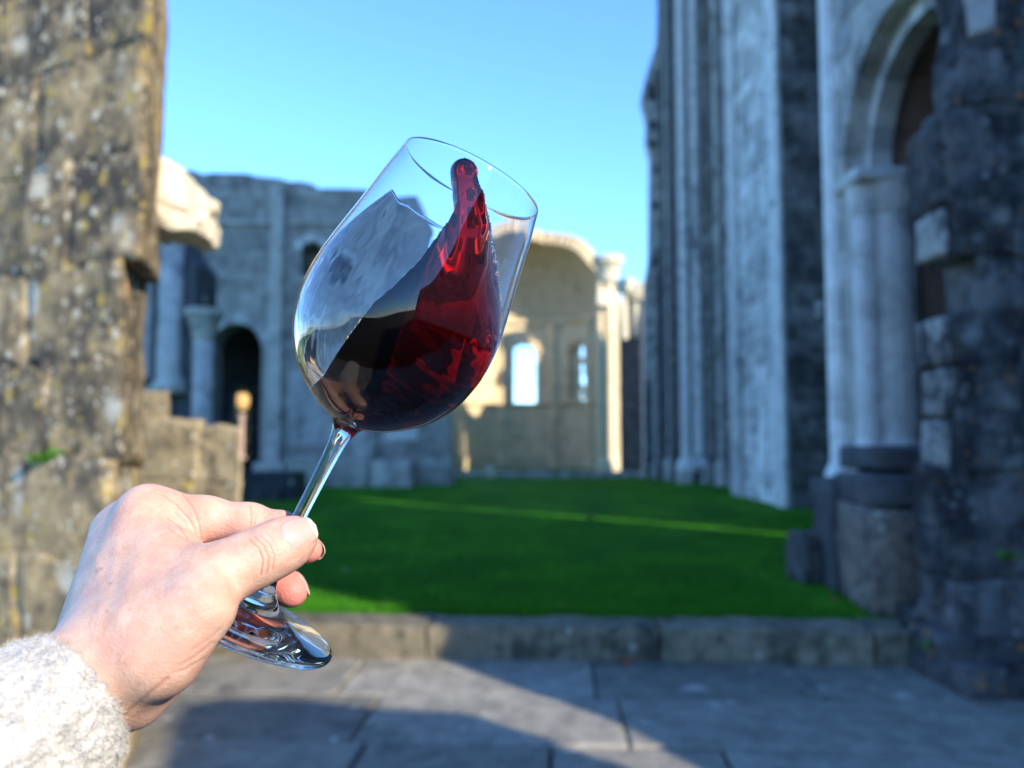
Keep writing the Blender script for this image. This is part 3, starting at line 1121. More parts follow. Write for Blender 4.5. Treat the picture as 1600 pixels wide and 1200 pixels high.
add_rough(bm, (cx - .45, 37.0, P(0, 478, 37.2).z), (cx + .1, 37.4, P(0, 455, 37.2).z), cuts=3, amp=.05, rnd=.4)
obj('corbel', bm, M['pale_ledge'], ep)

# wall between apse and nave on the right, in shade, with a broken end
cw = thing('choir_wall', 'dark blue grey choir wall between the apse column and the nave piers', 'wall', (5.0, 35.5, GZ))
fr = Frame((4.72, 36.4, 0), (0.11, -1.0, 0))
h0 = 8.2
outer = [(0, 0), (3.6, 0), (3.6, 5.6), (3.45, 6.5), (3.2, 7.5), (2.6, 7.8), (2.0, 7.6), (1.4, 7.9), (.7, 7.6), (0.3, 7.4), (0, 6.6)]
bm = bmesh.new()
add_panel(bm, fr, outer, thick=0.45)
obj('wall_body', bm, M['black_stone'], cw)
bm = bmesh.new()
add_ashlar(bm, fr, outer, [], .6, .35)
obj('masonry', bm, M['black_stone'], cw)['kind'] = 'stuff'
# broken cluster of colonnettes on its end
cq = P(985, 455, 33.2)
for k, (px, p0, p1, r_) in enumerate(((976, 530, 452, .13), (994, 526, 452, .12))):
    q0, q1 = P(px, p0, 33.2), P(px, p1, 33.2)
    bm = bmesh.new()
    add_cyl(bm, q0, (q0.x, q0.y, q1.z), r_, r_, 10)
    obj('colonnette', bm, M['pale_ledge'], cw)
for px0, px1, p0, p1 in ((964, 990, 455, 436), (985, 1014, 470, 440)):
    a, b = P(px0, p0, 33.0), P(px1, p1, 33.0)
    bm = bmesh.new()
    add_rough(bm, (a.x, 32.9, a.z), (b.x, 33.7, b.z), cuts=4, amp=.07, rnd=.35, seed=px0)
    obj('capital', bm, M['pale_ledge'], cw)

# low rubble wall closing the gap to the right of the lawn
t = thing('low_bank_wall', 'low pale stone course along the far edge of the lawn', 'wall', (1.5, 33, GZ))
xx = -3.0
while xx < 5.4:
    w_ = rng.uniform(.9, 1.5)
    bm = bmesh.new()
    add_box(bm, (xx + .01, 31.6, 0.0), (xx + w_ - .01, 32.5, GZ + .2 + rng.uniform(-.05, .05)), bevel=.05, jit=.03)
    obj('stone_block', bm, M['grey_stone'], t)
    xx += w_
q = P(765, 735, 31.2)
bm = bmesh.new()
add_rough(bm, (q.x - .18, 31.0, GZ - .05), (q.x + .18, 31.4, GZ + .42), cuts=4, amp=.05, rnd=.5, seed=9)
tag(obj('pale_stone', bm, M['pale_ledge'], loc=(q.x, 31.2, GZ), smooth=True), 'small pale stone standing at the far edge of the lawn under the glass', 'stone')

# ------------------------------------------------------------------ right side of the nave
HT = 24.0
# pier one: the pale corner pier
def tall_wall(th, fr, length, h, mat, hole=(), thick=1.0, vis=12.0, bw=.75, bh=.42, mats=None):
    bm = bmesh.new()
    outer = [(0, 0), (length, 0), (length, h), (0, h)]
    add_panel(bm, fr, outer, hole, thick=thick)
    obj('wall_body', bm, M[mat], th)
    if vis:
        bm = bmesh.new()
        add_ashlar(bm, fr, [(0.02, 0.1), (length - .02, 0.1), (length - .02, vis), (0.02, vis)], hole, bw, bh)
        obj('masonry', bm, M[mats or mat], th)['kind'] = 'stuff'


p1 = thing('nave_pier', 'tall pale pier with a narrow dark slot at its foot and dark front face', 'pier', (6.4, 19.5, GZ))
# front face (towards camera), x 5.8..7.2 at y 17.5
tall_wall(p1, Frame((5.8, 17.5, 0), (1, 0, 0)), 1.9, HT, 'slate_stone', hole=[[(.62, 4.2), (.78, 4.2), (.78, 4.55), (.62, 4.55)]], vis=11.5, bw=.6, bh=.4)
# left face towards the lawn, from y 22.2 to 17.5, with the slot
slot = [(3.0, .3), (3.34, .3), (3.34, 2.35), (3.17, 2.6), (3.0, 2.35)]
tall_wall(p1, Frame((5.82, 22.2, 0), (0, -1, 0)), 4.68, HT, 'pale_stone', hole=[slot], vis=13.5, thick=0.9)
bm = bmesh.new()
add_box(bm, (6.75, 17.9, 0), (7.6, 22.2, HT - .2))
obj('core', bm, M['black_stone'], p1)
# shallow pilaster strips on the left face
for y0_, y1_, w_ in ((17.48, 18.25, .14), (20.9, 21.7, .12)):
    bm = bmesh.new()
    add_box(bm, (5.82 - w_, y0_, 0.1), (5.80, y1_, HT - 1), bevel=.03)
    obj('pilaster', bm, M['pale_stone'], p1)
bm = bmesh.new()
add_box(bm, (5.86, 22.2, 0.1), (7.2, 22.22, HT - .3))
obj('return_face', bm, M['grey_stone'], p1)

p2 = thing('nave_wall', 'dark recessed nave wall behind the pale corner pier', 'wall', (6.9, 25, GZ))
tall_wall(p2, Frame((6.7, 27.8, 0), (0, -1, 0)), 5.5, HT, 'slate_stone', vis=16.5)

p3 = thing('shafted_pier', 'dark far pier with two pale slender shafts running its full height', 'pier', (6.0, 28.5, GZ))
tall_wall(p3, Frame((5.62, 27.8, 0), (1, 0, 0)), 1.6, HT, 'grey_stone', vis=18, bw=.5)
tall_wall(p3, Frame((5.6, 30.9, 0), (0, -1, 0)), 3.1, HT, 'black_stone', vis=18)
for px, y_, r_, mt in ((1071, 27.75, .17, 'pale_stone'), (1091, 27.75, .19, 'pale_stone'), (1080, 27.9, .1, 'black_stone'), (1049, 29.6, .14, 'grey_stone'), (1126, 26.4, .12, 'grey_stone')):
    q = P(px, 600, y_)
    bm = bmesh.new()
    add_lathe(bm, (q.x, y_, 0), [(r_ * 2, .1), (r_ * 2, .8), (r_ * 1.4, .95), (r_, 1.1), (r_, HT - 2)], 12)
    obj('shaft', bm, M[mt], p3)
for px in (1071, 1091):
    q = P(px, 600, 27.75)
    bm = bmesh.new()
    add_box(bm, (q.x - .34, 27.3, 0.1), (q.x + .34, 27.79, .62 if px < 1080 else .75), bevel=.05)
    obj('base_block', bm, M['grey_stone'], p3)

p4 = thing('broken_pier', 'jagged broken edge of the far nave pier against the blue sky', 'pier', (5.3, 31.4, GZ))
edge = [(1008, 745), (1007, 600), (1008, 470), (1009, 440), (1015, 405), (1016, 330), (1017, 245), (1010, 218), (1012, 190), (1003, 152), (1010, 120), (1020, 85), (1028, 62), (1031, 20), (1030, -60), (1034, -160)]
fr = Frame((0, 31.0, 0), (1, 0, 0))
pl = [(P(x, y, 31.0).x, P(x, y, 31.0).z) for x, y in edge]
pl[0] = (pl[0][0], 0)
outer = [(5.9, 0), (5.9, pl[-1][1])] + pl[::-1]
bm = bmesh.new()
add_panel(bm, fr, outer, thick=.6)
obj('wall_body', bm, M['grey_stone'], p4)
bm = bmesh.new()
add_ashlar(bm, fr, outer, [], .45, .35, proud=.05)
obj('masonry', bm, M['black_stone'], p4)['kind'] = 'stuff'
for px, mt in ((1022, 'grey_stone'), (1036, 'grey_stone')):
    q = P(px, 420, 30.95)
    bm = bmesh.new()
    add_lathe(bm, (q.x, 30.95, 0), [(.2, .1), (.2, .7), (.12, .9), (.12, q.z if px < 1030 else 17)], 10)
    obj('shaft', bm, M[mt], p4)

# unseen shade wall added behind the arch, with the slit that throws the streak of sun on the lawn
p5 = thing('aisle_shade_wall', 'unseen tall wall added beyond the arch to shade the lawn, slit for the sun', 'wall', (7.4, 11, 0))
slit = [(7.97, 2.4), (8.58, 2.4), (8.58, 8.2), (7.97, 8.2)]
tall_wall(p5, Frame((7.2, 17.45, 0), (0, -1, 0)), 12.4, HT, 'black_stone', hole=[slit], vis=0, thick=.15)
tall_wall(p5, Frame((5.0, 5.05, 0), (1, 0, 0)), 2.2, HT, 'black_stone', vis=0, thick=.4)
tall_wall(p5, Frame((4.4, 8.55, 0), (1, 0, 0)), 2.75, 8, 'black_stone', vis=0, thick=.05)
bm = bmesh.new()
add_box(bm, (4.45, 5.1, 6.6), (7.15, 8.95, 7.0))
obj('vault', bm, M['brown_stone'], p5)

# near bay: pier, arch and the wall above it, plane x = 3.35
XA = 3.5
na = thing('arcade_arch', 'round arch with pale moulding and brown soffit springing from a pier at the right', 'arch', (3.9, 8.6, GZ))
af = Frame((XA, 8.95, 0), (0, -1, 0))            # u = 8.95 - y
cu, cv, rr = 8.95 - 7.22, 4.28, 1.22
outer = [(0, 0), (0, HT), (3.15, HT), (3.15, cv)] + [(cu + rr * math.cos(R(a)), cv + rr * math.sin(R(a))) for a in range(0, 181, 12)] + [(cu - rr, 0)]
bm = bmesh.new()
add_panel(bm, af, outer, thick=1.1)
obj('wall_body', bm, M['grey_stone'], na)
bm = bmesh.new()
ho = arch_pts(cu, cv, rr + .34, cv - .1)
o2 = [(0.02, .2), (0.02, 7.5), (3.13, 7.5), (3.13, cv + .3), (cu + rr + .3, cv + .3)] + [(cu + (rr + .34) * math.cos(R(a)), cv + (rr + .34) * math.sin(R(a))) for a in range(12, 181, 12)] + [(cu - rr - .02, cv - .1), (cu - rr - .02, .2)]
add_ashlar(bm, af, o2, [], .5, .38, proud=.02)
obj('masonry', bm, M['pale_stone'], na)['kind'] = 'stuff'
bm = bmesh.new()
add_arch_ring(bm, af, cu, cv, rr - .16, rr + .02, -.36, -.14, n=15, gap=.3)
obj('arch_moulding', bm, M['pale_stone'], na)
bm = bmesh.new()
add_arch_ring(bm, af, cu, cv, rr + .02, rr + .3, -.2, .06, n=15)
obj('outer_voussoirs', bm, M['grey_stone'], na)
bm = bmesh.new()
add_arch_ring(bm, af, cu, cv, rr - .06, rr + .01, -1.15, -.34, n=15, gap=.2)
obj('soffit', bm, M['brown_stone'], na)
yj = 8.95 - (cu - rr)                              # far jamb
# jamb with half shaft and impost
bm = bmesh.new()
add_box(bm, (XA + .36, yj - .06, 1.3), (XA + 1.1, yj + .3, cv - .1), bevel=.02)
obj('jamb', bm, M['brown_stone'], na)
for x_, r_, mt in ((XA + .12, .13, 'pale_stone'), (XA + .40, .235, 'pale_stone')):
    bm = bmesh.new()
    add_lathe(bm, (x_, yj - .03, 0), [(r_ * 1.5, 1.28), (r_ * 1.5, 1.42), (r_ * 1.15, 1.52), (r_, 1.6), (r_, cv - .42), (r_ * 1.1, cv - .4), (r_ * 1.35, cv - .16), (r_ * 1.4, cv - .12)], 18)
    obj('shaft', bm, M[mt], na)
bm = bmesh.new()
add_box(bm, (XA - .08, yj - .30, cv - .12), (XA + .8, yj + .25, cv + .02), bevel=.03)
obj('impost', bm, M['pale_stone'], na)
for x_ in (XA - .03,):
    bm = bmesh.new()
    add_lathe(bm, (x_, 8.84, 0), [(.16, .2), (.16, 1.2), (.1, 1.35), (.1, 9)], 12)
    obj('wall_shaft', bm, M['pale_stone'], na)

# plinth in front of the pier
pt = thing('stone_plinth', 'large square plinth of brown and dark blocks standing at the right of the lawn', 'plinth', (3.2, 7.4, GZ))
pf = Frame((2.85, 6.65, 0), (0.99, -0.12, 0))
for u0, u1, w0, w1, z0, z1, mt in ((0, .42, 0, 1.0, .1, 1.02, 'brown_block'), (.43, .95, .02, 1.0, .1, 1.02, 'black_stone'), (.02, .5, .04, 1.1, 1.03, 1.27, 'black_stone'),
                                   (.51, .95, .06, 1.1, 1.03, 1.3, 'black_stone'), (.2, .98, .5, 1.7, 1.3, 1.5, 'black_stone'), (-.05, .3, 1.02, 1.8, .1, 1.2, 'black_stone')):
    rough_block(pt, pf, u0, u1, w0, w1, z0, z1, mt, amp=.03, rnd=.08, cuts=7)
q = P(1272, 870, 8.3)
bm = bmesh.new()
add_rough(bm, (q.x - .17, 8.1, GZ - .05), (q.x + .22, 8.6, GZ + .46), cuts=6, amp=.04, rnd=.15, seed=4)
tag(obj('boulder', bm, M['dark_pillar_stone'], loc=(q.x, 8.3, GZ), smooth=True), 'squat dark mossy boulder on the grass beside the square plinth', 'boulder')

# near pillar at the right edge
np_ = thing('dark_pillar', 'dark weathered pillar of rough blocks filling the right edge', 'pillar', (3.7, 5.9, 0))
qf = Frame((0, 5.6, 0), (1, 0, 0))
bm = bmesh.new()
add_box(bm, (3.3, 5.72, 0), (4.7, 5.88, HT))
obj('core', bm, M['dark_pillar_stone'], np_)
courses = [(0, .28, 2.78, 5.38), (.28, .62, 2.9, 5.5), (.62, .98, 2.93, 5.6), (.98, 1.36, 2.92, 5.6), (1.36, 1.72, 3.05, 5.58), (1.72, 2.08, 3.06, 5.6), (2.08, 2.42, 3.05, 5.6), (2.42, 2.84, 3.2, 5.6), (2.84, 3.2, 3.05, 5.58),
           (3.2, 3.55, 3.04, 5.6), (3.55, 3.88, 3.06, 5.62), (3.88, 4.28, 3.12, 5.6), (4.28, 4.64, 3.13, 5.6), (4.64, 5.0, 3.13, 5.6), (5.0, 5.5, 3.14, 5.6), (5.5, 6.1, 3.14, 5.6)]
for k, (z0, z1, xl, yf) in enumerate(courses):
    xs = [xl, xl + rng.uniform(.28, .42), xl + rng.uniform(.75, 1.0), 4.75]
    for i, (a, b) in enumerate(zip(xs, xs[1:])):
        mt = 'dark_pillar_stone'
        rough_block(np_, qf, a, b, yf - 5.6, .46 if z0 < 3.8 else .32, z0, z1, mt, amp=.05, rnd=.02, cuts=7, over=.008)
# pale quoins on the left edge
for z0, z1, x0_, y0_ in ((1.37, 1.71, 2.99, 5.74), (1.73, 2.07, 3.01, 5.76), (2.09, 2.41, 2.99, 5.74), (2.86, 3.18, 3.0, 5.72)):
    bm = bmesh.new()
    add_rough(bm, (x0_, y0_, z0), (3.2, 6.1, z1), cuts=5, amp=.02, rnd=.08, seed=z0)
    obj('quoin', bm, M['quoin_stone'], np_, smooth=True)
bm = bmesh.new()
add_rough(bm, (2.99, 5.72, 3.22), (3.3, 6.2, 3.86), cuts=7, amp=.06, rnd=.2, seed=2)
obj('broken_springer', bm, M['dark_pillar_stone'], np_, smooth=True)
bm = bmesh.new()
a, b = P(1510, 52, 5.6), P(1548, -60, 5.6)
add_rough(bm, (a.x, 5.57, a.z), (b.x, 5.9, b.z), cuts=7, amp=.07, rnd=.12, seed=6)
obj('pale_block', bm, M['pale_stone'], np_, smooth=True)
# stones at its foot
t = thing('foot_stones', 'flat worn stones set at the foot of the dark pillar', 'stones', (3.3, 5.5, 0))
for x0_, x1_, y0_, y1_, z1 in ((2.75, 3.5, 5.15, 5.45, .18), (3.52, 4.5, 5.1, 5.45, .22), (2.94, 3.4, 5.9, 6.5, .34), (3.42, 4.6, 6.1, 6.6, .3)):
    bm = bmesh.new()
    add_rough(bm, (x0_, y0_, -.03), (x1_, y1_, z1), cuts=6, amp=.03, rnd=.15, seed=x0_)
    obj('stone', bm, M['dark_pillar_stone'], t, smooth=True)
q = P(1455, 985, 5.7)
tuft('moss_tuft', (q.x, 5.62, 0.2), 40, 0.07, 'dark green moss clump where the kerb meets the dark pillar', 'plant', spread=.13)
q = P(1585, 865, 5.5)
tuft('wall_fern', (q.x, 5.56, q.z - .03), 24, 0.07, 'small dark green fern growing from the face of the dark pillar', 'plant', spread=.06, group='ferns rooted in the masonry')
q = P(1443, 250, 5.8)
tuft('wall_fern', (3.12, 5.9, 3.86), 16, 0.08, 'tuft of fern on top of the broken springer of the dark pillar', 'plant', spread=.06, group='ferns rooted in the masonry')
q = P(1200, 345, 19)
tuft('wall_fern', (5.66, 17.7, q.z), 16, 0.2, 'leafy tuft growing high on the pale corner pier', 'plant', spread=.08, group='ferns rooted in the masonry')

# unseen shade wall added behind the camera: its ragged top lets the low sun reach hand, pillar and part of the paving
bw = thing('shade_wall', 'unseen wall added behind the camera, its top cut to shape the sunlight', 'wall', (5.2, -3, 0))
bf = Frame((5.0, 5.0, 0), (0, -1, 0))             # u = 5 - y
prof = [(0, HT), (3.95, HT), (4.0, 7), (4.06, 5.4), (4.15, 4.7), (4.5, 3.8), (4.72, 3.2), (5.1, 2.9), (5.55, 3.0), (5.82, 3.3), (5.88, 4.15), (6.05, 4.3), (6.35, 4.55), (6.6, 4.85), (6.9, 5.0), (7.2, 4.95), (7.6, 4.8), (8.4, 4.75), (9.0, 4.6), (10, 4.4), (11, 4.1), (13, 4.0), (17, 4.2)]
outer = [(17, 0), (0, 0)] + prof
bm = bmesh.new()
add_panel(bm, bf, outer, thick=.5)
obj('wall_body', bm, M['grey_stone'], bw)

# ------------------------------------------------------------------ implicit surface tools
def surface_nets(Fv, org, h):
    nx, ny, nz = Fv.shape
    neg = Fv < 0
    c = [(i, j, k) for i in (0, 1) for j in (0, 1) for k in (0, 1)]

    def sl(a, i, j, k):
        return a[i:nx - 1 + i, j:ny - 1 + j, k:nz - 1 + k]
    cnt = sum(sl(neg, *q).astype(np.int8) for q in c)
    act = (cnt > 0) & (cnt < 8)
    idx = np.argwhere(act)
    vid = np.full(act.shape, -1, np.int64)
    vid[act] = np.arange(len(idx))
    vals = {q: Fv[idx[:, 0] + q[0], idx[:, 1] + q[1], idx[:, 2] + q[2]] for q in c}
    acc = np.zeros((len(idx), 3))
    n = np.zeros(len(idx))
    for a in c:
        for ax in range(3):
            if a[ax]:
                continue
            b = list(a)
            b[ax] = 1
            b = tuple(b)
            fa, fb = vals[a], vals[b]
            cr = (fa < 0) != (fb < 0)
            t = np.where(cr, fa / np.where(cr, fa - fb, 1), 0)
            p = np.array(a, float)[None, :].repeat(len(idx), 0)
            p[:, ax] = t
            acc += np.where(cr[:, None], p, 0)
            n += cr
    V = (idx + acc / n[:, None]) * h + np.asarray(org)
    quads = []
    for ax in range(3):
        sh = [nx, ny, nz]
        a = neg
        b = np.roll(neg, -1, ax)
        cross = a != b
        s = [slice(1, d - 1) for d in sh]
        ii = np.argwhere(cross[tuple(s)]) + 1
        o1, o2 = [(1, 2), (2, 0), (0, 1)][ax]
        e1 = np.zeros(3, int); e1[o1] = 1
        e2 = np.zeros(3, int); e2[o2] = 1
        q = [ii - e1 - e2, ii - e2, ii, ii - e1]
        q = np.stack([vid[t[:, 0], t[:, 1], t[:, 2]] for t in q], 1)
        flip = ~neg[ii[:, 0], ii[:, 1], ii[:, 2]]
        q[flip] = q[flip][:, ::-1]
        quads.append(q[(q >= 0).all(1)])
    return V, np.concatenate(quads)


def subdivide(V, Q):
    n = len(V)
    E = np.sort(np.stack([Q, np.roll(Q, -1, 1)], -1).reshape(-1, 2), 1)
    U, inv = np.unique(E[:, 0] * np.int64(n) + E[:, 1], return_inverse=True)
    inv = inv.reshape(-1)
    em = (V[U // n] + V[U % n]) / 2
    fm = V[Q].mean(1)
    ei = inv.reshape(-1, 4) + n
    fi = np.arange(len(Q)) + n + len(U)
    nq = [np.stack([Q[:, k], ei[:, k], fi, ei[:, k - 1]], 1) for k in range(4)]
    return np.concatenate([V, em, fm]), np.concatenate(nq)


def mesh_sdf(fn, lo, hi, h, levels=1, iters=2):
    """mesh an implicit function, refine it and pull the vertices back on the surface"""
    ax = [np.arange(lo[i], hi[i] + h, h) for i in range(3)]
    G = np.stack(np.meshgrid(*ax, indexing='ij'), -1).reshape(-1, 3)
    Fv = np.concatenate([fn(G[i:i + 400000]) for i in range(0, len(G), 400000)]).reshape([len(a) for a in ax])
    V, Q = surface_nets(Fv, lo, h)

    def project(V, step, iters=iters):
        for _ in range(iters):
            d = fn(V)
            g = np.stack([(fn(V + e) - d) / step for e in np.eye(3) * step], 1)
            g2 = np.maximum((g * g).sum(1), 0.05)
            dv = g * (d / g2)[:, None]
            ln = np.linalg.norm(dv, axis=1, keepdims=True)
            dv *= np.minimum(1, h * .4 / np.maximum(ln, 1e-12))
            V = V - dv
        return V
    V = project(V, h * .25)
    for lv in range(levels):
        V, Q = subdivide(V, Q)
        V = project(V, h * .2, 1)
    return V, Q


def smin(a, b, k):
    h_ = np.maximum(k - np.abs(a - b), 0) / k
    return np.minimum(a, b) - h_ * h_ * k * 0.25


def round_cone(p, a, b, r1, r2):
    a, b = np.asarray(a), np.asarray(b)
    ba = b - a
    l2 = ba @ ba
    rr = r1 - r2
    a2 = l2 - rr * rr
    il2 = 1 / l2
    pa = p - a
    y = pa @ ba
    z = y - l2
    v = pa * l2 - ba * y[:, None]
    x2 = (v * v).sum(1)
    y2 = y * y * l2
    z2 = z * z * l2
    k = np.sign(rr) * rr * rr * x2
    d = (np.sqrt(x2 * a2 * il2) + y * rr) * il2 - r1
    d = np.where(np.sign(y) * a2 * y2 < k, np.sqrt(x2 + y2) * il2 - r1, d)
    d = np.where(np.sign(z) * a2 * z2 > k, np.sqrt(x2 + z2) * il2 - r2, d)
    return d


CW = np.array([[RGT.x, RGT.y, RGT.z], [UPV.x, UPV.y, UPV.z], [FWD.x, FWD.y, FWD.z]])   # rows: camera axes in the world


def c2w(v):
    return np.asarray(v) @ CW + np.array(CAM)


def cp(px, py, d):
    return np.array(((px - 800) / FPX * d, (600 - py) / FPX * d, d))


# ------------------------------------------------------------------ the wine glass
foot_c = cp(387, 965, 0.373)
rim_c = cp(737, 281, 0.3925)
gax = rim_c - foot_c
GL = np.linalg.norm(gax)
gax /= GL
gef = np.array((0, 0, -1.0))
gef -= gax * (gef @ gax)
gef /= np.linalg.norm(gef)                        # towards the camera
ger = np.cross(gax, gef)
if ger[0] < 0:
    ger = -ger
SU = GL / 769.0                                   # one outline unit in metres


def g2w(p, q, a):
    """glass units: p right, q towards the camera, a along the axis"""
    p, q, a = (np.asarray(v, float) for v in (p, q, a))
    v = foot_c + ((a + 684) * SU)[..., None] * gax + (p * SU)[..., None] * ger + (q * SU)[..., None] * gef
    return c2w(v)


OUT_A = np.array([-352, -349, -343, -335, -325, -313, -300, -284, -267, -253, -239, -218, -197, -165, -130, -98, -65, -33, 0, 40, 85.0])
OUT_R = np.array([27, 36, 52, 67, 82, 98, 112, 125, 136, 143, 148.5, 154, 158, 159.8, 157.8, 153, 147, 141, 135.5, 129, 119.5])
IN_A = OUT_A.copy()


def cspline(xs, ys, n):
    """smooth resampling by arc length (Catmull-Rom)"""
    P_ = np.stack([xs, ys], 1)
    Q_ = np.concatenate([[2 * P_[0] - P_[1]], P_, [2 * P_[-1] - P_[-2]]])
    out = []
    for i in range(1, len(Q_) - 2):
        for t in np.linspace(0, 1, n, endpoint=False):
            p0, p1, p2, p3 = Q_[i - 1:i + 3]
            out.append(.5 * (2 * p1 + (p2 - p0) * t + (2 * p0 - 5 * p1 + 4 * p2 - p3) * t * t + (3 * p1 - p0 - 3 * p2 + p3) * t ** 3))
    out.append(P_[-1])
    return np.array(out)


bowl_out = cspline(OUT_A, OUT_R, 5)
# inner wall: offset inwards along the profile normal
tg = np.gradient(bowl_out, axis=0)
tg /= np.linalg.norm(tg, axis=1, keepdims=True)
nrm = np.stack([tg[:, 1], -tg[:, 0]], 1)          # inward is towards +a, -r
th = np.interp(bowl_out[:, 0], [-352, -335, -300, -230, -100, 85], [9.0, 7.5, 5.2, 3.6, 3.0, 2.6])
bowl_in = bowl_out + nrm * th[:, None]
ok = bowl_in[:, 1] > 14
bowl_in = bowl_in[ok]
bowl_in = bowl_in[np.concatenate([[True], np.diff(bowl_in[:, 0]) > -0.5])]
a_bot = bowl_in[0, 0] - 1.2
inner_prof = np.concatenate([[[a_bot, 0.0]], [[a_bot + .05, 5]], [[a_bot + .3, 10]], bowl_in])
rim_mid = (bowl_out[-1] + bowl_in[-1]) / 2
rim_r = np.linalg.norm(bowl_out[-1] - bowl_in[-1]) / 2
rim_prof = np.array([[rim_mid[0] + rim_r * math.sin(t), rim_mid[1] + rim_r * math.cos(t)] for t in np.linspace(0.3, math.pi - .3, 6)])
stem_prof = cspline(np.array([-640, -632, -620, -600, -570, -530, -480, -430, -400, -382, -370, -362, -356, -352.0]),
                    np.array([27, 21, 16.5, 13, 11.2, 10.6, 10.8, 11.6, 12.8, 14.8, 17.4, 20.5, 23.8, 27.0]), 4)
foot_prof = cspline(np.array([-690, -693, -694, -693, -689, -685.5, -683.5, -682, -679, -675, -669.5, -661, -651, -640.0]),
                    np.array([0.0, 30, 120, 138, 142.5, 142, 139, 134, 115, 92, 68, 48, 35.5, 27]), 4)
foot_prof[0, 1] = 0.0


def lathe_np(name, prof, mat, parent, seg=200):
    ph = np.arange(seg) * 2 * np.pi / seg
    V = []
    for a, r in prof:
        V.append(g2w(r * np.cos(ph), r * np.sin(ph), np.full(seg, a)))
    V = np.concatenate(V)
    n = len(prof)
    F = []
    k = np.arange(seg)
    for i in range(n - 1):
        F.append(np.stack([i * seg + k, i * seg + (k + 1) % seg, (i + 1) * seg + (k + 1) % seg, (i + 1) * seg + k], 1))
    F = np.concatenate(F)
    b = bmesh.new()
    me = np_mesh(name, V, F, OFF[parent.name])
    b.from_mesh(me)
    bmesh.ops.remove_doubles(b, verts=b.verts, dist=1e-6)
    b.to_mesh(me)
    b.free()
    me.polygons.foreach_set('use_smooth', np.ones(len(me.polygons), bool))
    return link_mesh(name, me, mat, parent)


gl_loc = tuple(g2w(0, 0, -692))
glass = thing('wine_glass', 'clear stemmed wine glass held tilted up against the blue sky', 'wine glass', gl_loc)
# outward facing: the profile runs foot centre -> rim on the outside, rim -> bowl bottom on the inside
flip_needed = np.dot(np.cross(ger, gef), gax) > 0


def finish(o):
    me = o.data
    b = bmesh.new()
    b.from_mesh(me)
    if flip_needed:
        bmesh.ops.reverse_faces(b, faces=b.faces)
    b.to_mesh(me)
    b.free()
    return o


finish(lathe_np('foot', foot_prof, M['glass'], glass))
finish(lathe_np('stem', stem_prof, M['glass'], glass))


def rin(a):
    return np.interp(a, inner_prof[:, 0], inner_prof[:, 1])


# ------------------------------------------------------------------ the wine, thrown up the near wall
HP = np.array([-170, -100, -70, -46, -32, -19, -4, 8, 17, 26, 45, 60, 80, 98, 137, 170.0])
HF = np.array([-372, -352, -328, -298, -238, -178, -140, -100, -28, 4, 14, 10, -6, -25, -81, -131.0])
BP = np.array([-170, -110, -60, 0, 60, 100, 170.0])
BB = np.array([-372, -345, -322, -290, -268, -240, -160.0])


def wine_f(X, parts=False):
    p, q, a = X[:, 0], X[:, 1], X[:, 2]
    r = np.sqrt(p * p + q * q)
    R_ = rin(a)
    w = np.clip(q / np.maximum(np.sqrt(np.maximum(R_ * R_ - p * p, 25)), 5), -1, 1)
    f = ((w + 1) / 2) ** 3.2
    rip = 2.2 * np.sin(p * .09 + a * .05) * np.sin(q * .08 + 1.3) + 1.2 * np.sin(a * .16 + p * .13 + 2) * np.sin(q * .17) + 0.7 * np.sin(a * .31 - q * .2)
    hf = np.interp(p, HP, HF)
    hb = np.interp(p, BP, BB)
    h_ = hb + (hf - hb) * f + rip * .45
    # rough slope scaling so that the field is close to a distance
    d1 = (a - h_) * 0.22
    fin = None
    for (p0, a0, r0), (p1, a1, r1) in zip(FING, FING[1:]):
        q0 = math.sqrt(max(float(rin(a0)) ** 2 - p0 * p0, 0)) - r0 * .72
        q1 = math.sqrt(max(float(rin(a1)) ** 2 - p1 * p1, 0)) - r1 * .72
        d = round_cone(X, (p0, q0, a0), (p1, q1, a1), r0, r1)
        fin = d if fin is None else smin(fin, d, 6)
    # higher up only a sheet clings to the glass
    tl = np.clip((a - 25) / -245, 0, 1)
    T_ = 15 + 1.8 * np.sin(a * .05 + p * .03) + 0.4 * np.sin(p * .11 - a * .07) + 185 * tl ** 2.3
    lay = (R_ - r) - T_
    d1 = -smin(-d1, -lay * .6, 16)
    d1 = smin(d1, fin, 24)
    wall = (r - R_ - 0.12) * np.interp(a, [-345, -300, -200], [.45, .7, 1.0])
    wall = np.where(a < a_bot + 1, np.maximum(wall, a_bot - .4 - a), wall)
    return (d1, wall) if parts else np.maximum(d1, wall)


FING = [(84, -135, 10), (62, -60, 17), (42, -10, 20), (22, 26, 19), (8, 46, 18), (2, 58, 20.5)]
bowl_prof = np.concatenate([bowl_out, rim_prof, cspline(inner_prof[2:, 0], inner_prof[2:, 1], 2)[::-1], inner_prof[1::-1]])
bowl = lathe_np('bowl', bowl_prof, M['glass'], glass, seg=360)
finish(bowl)
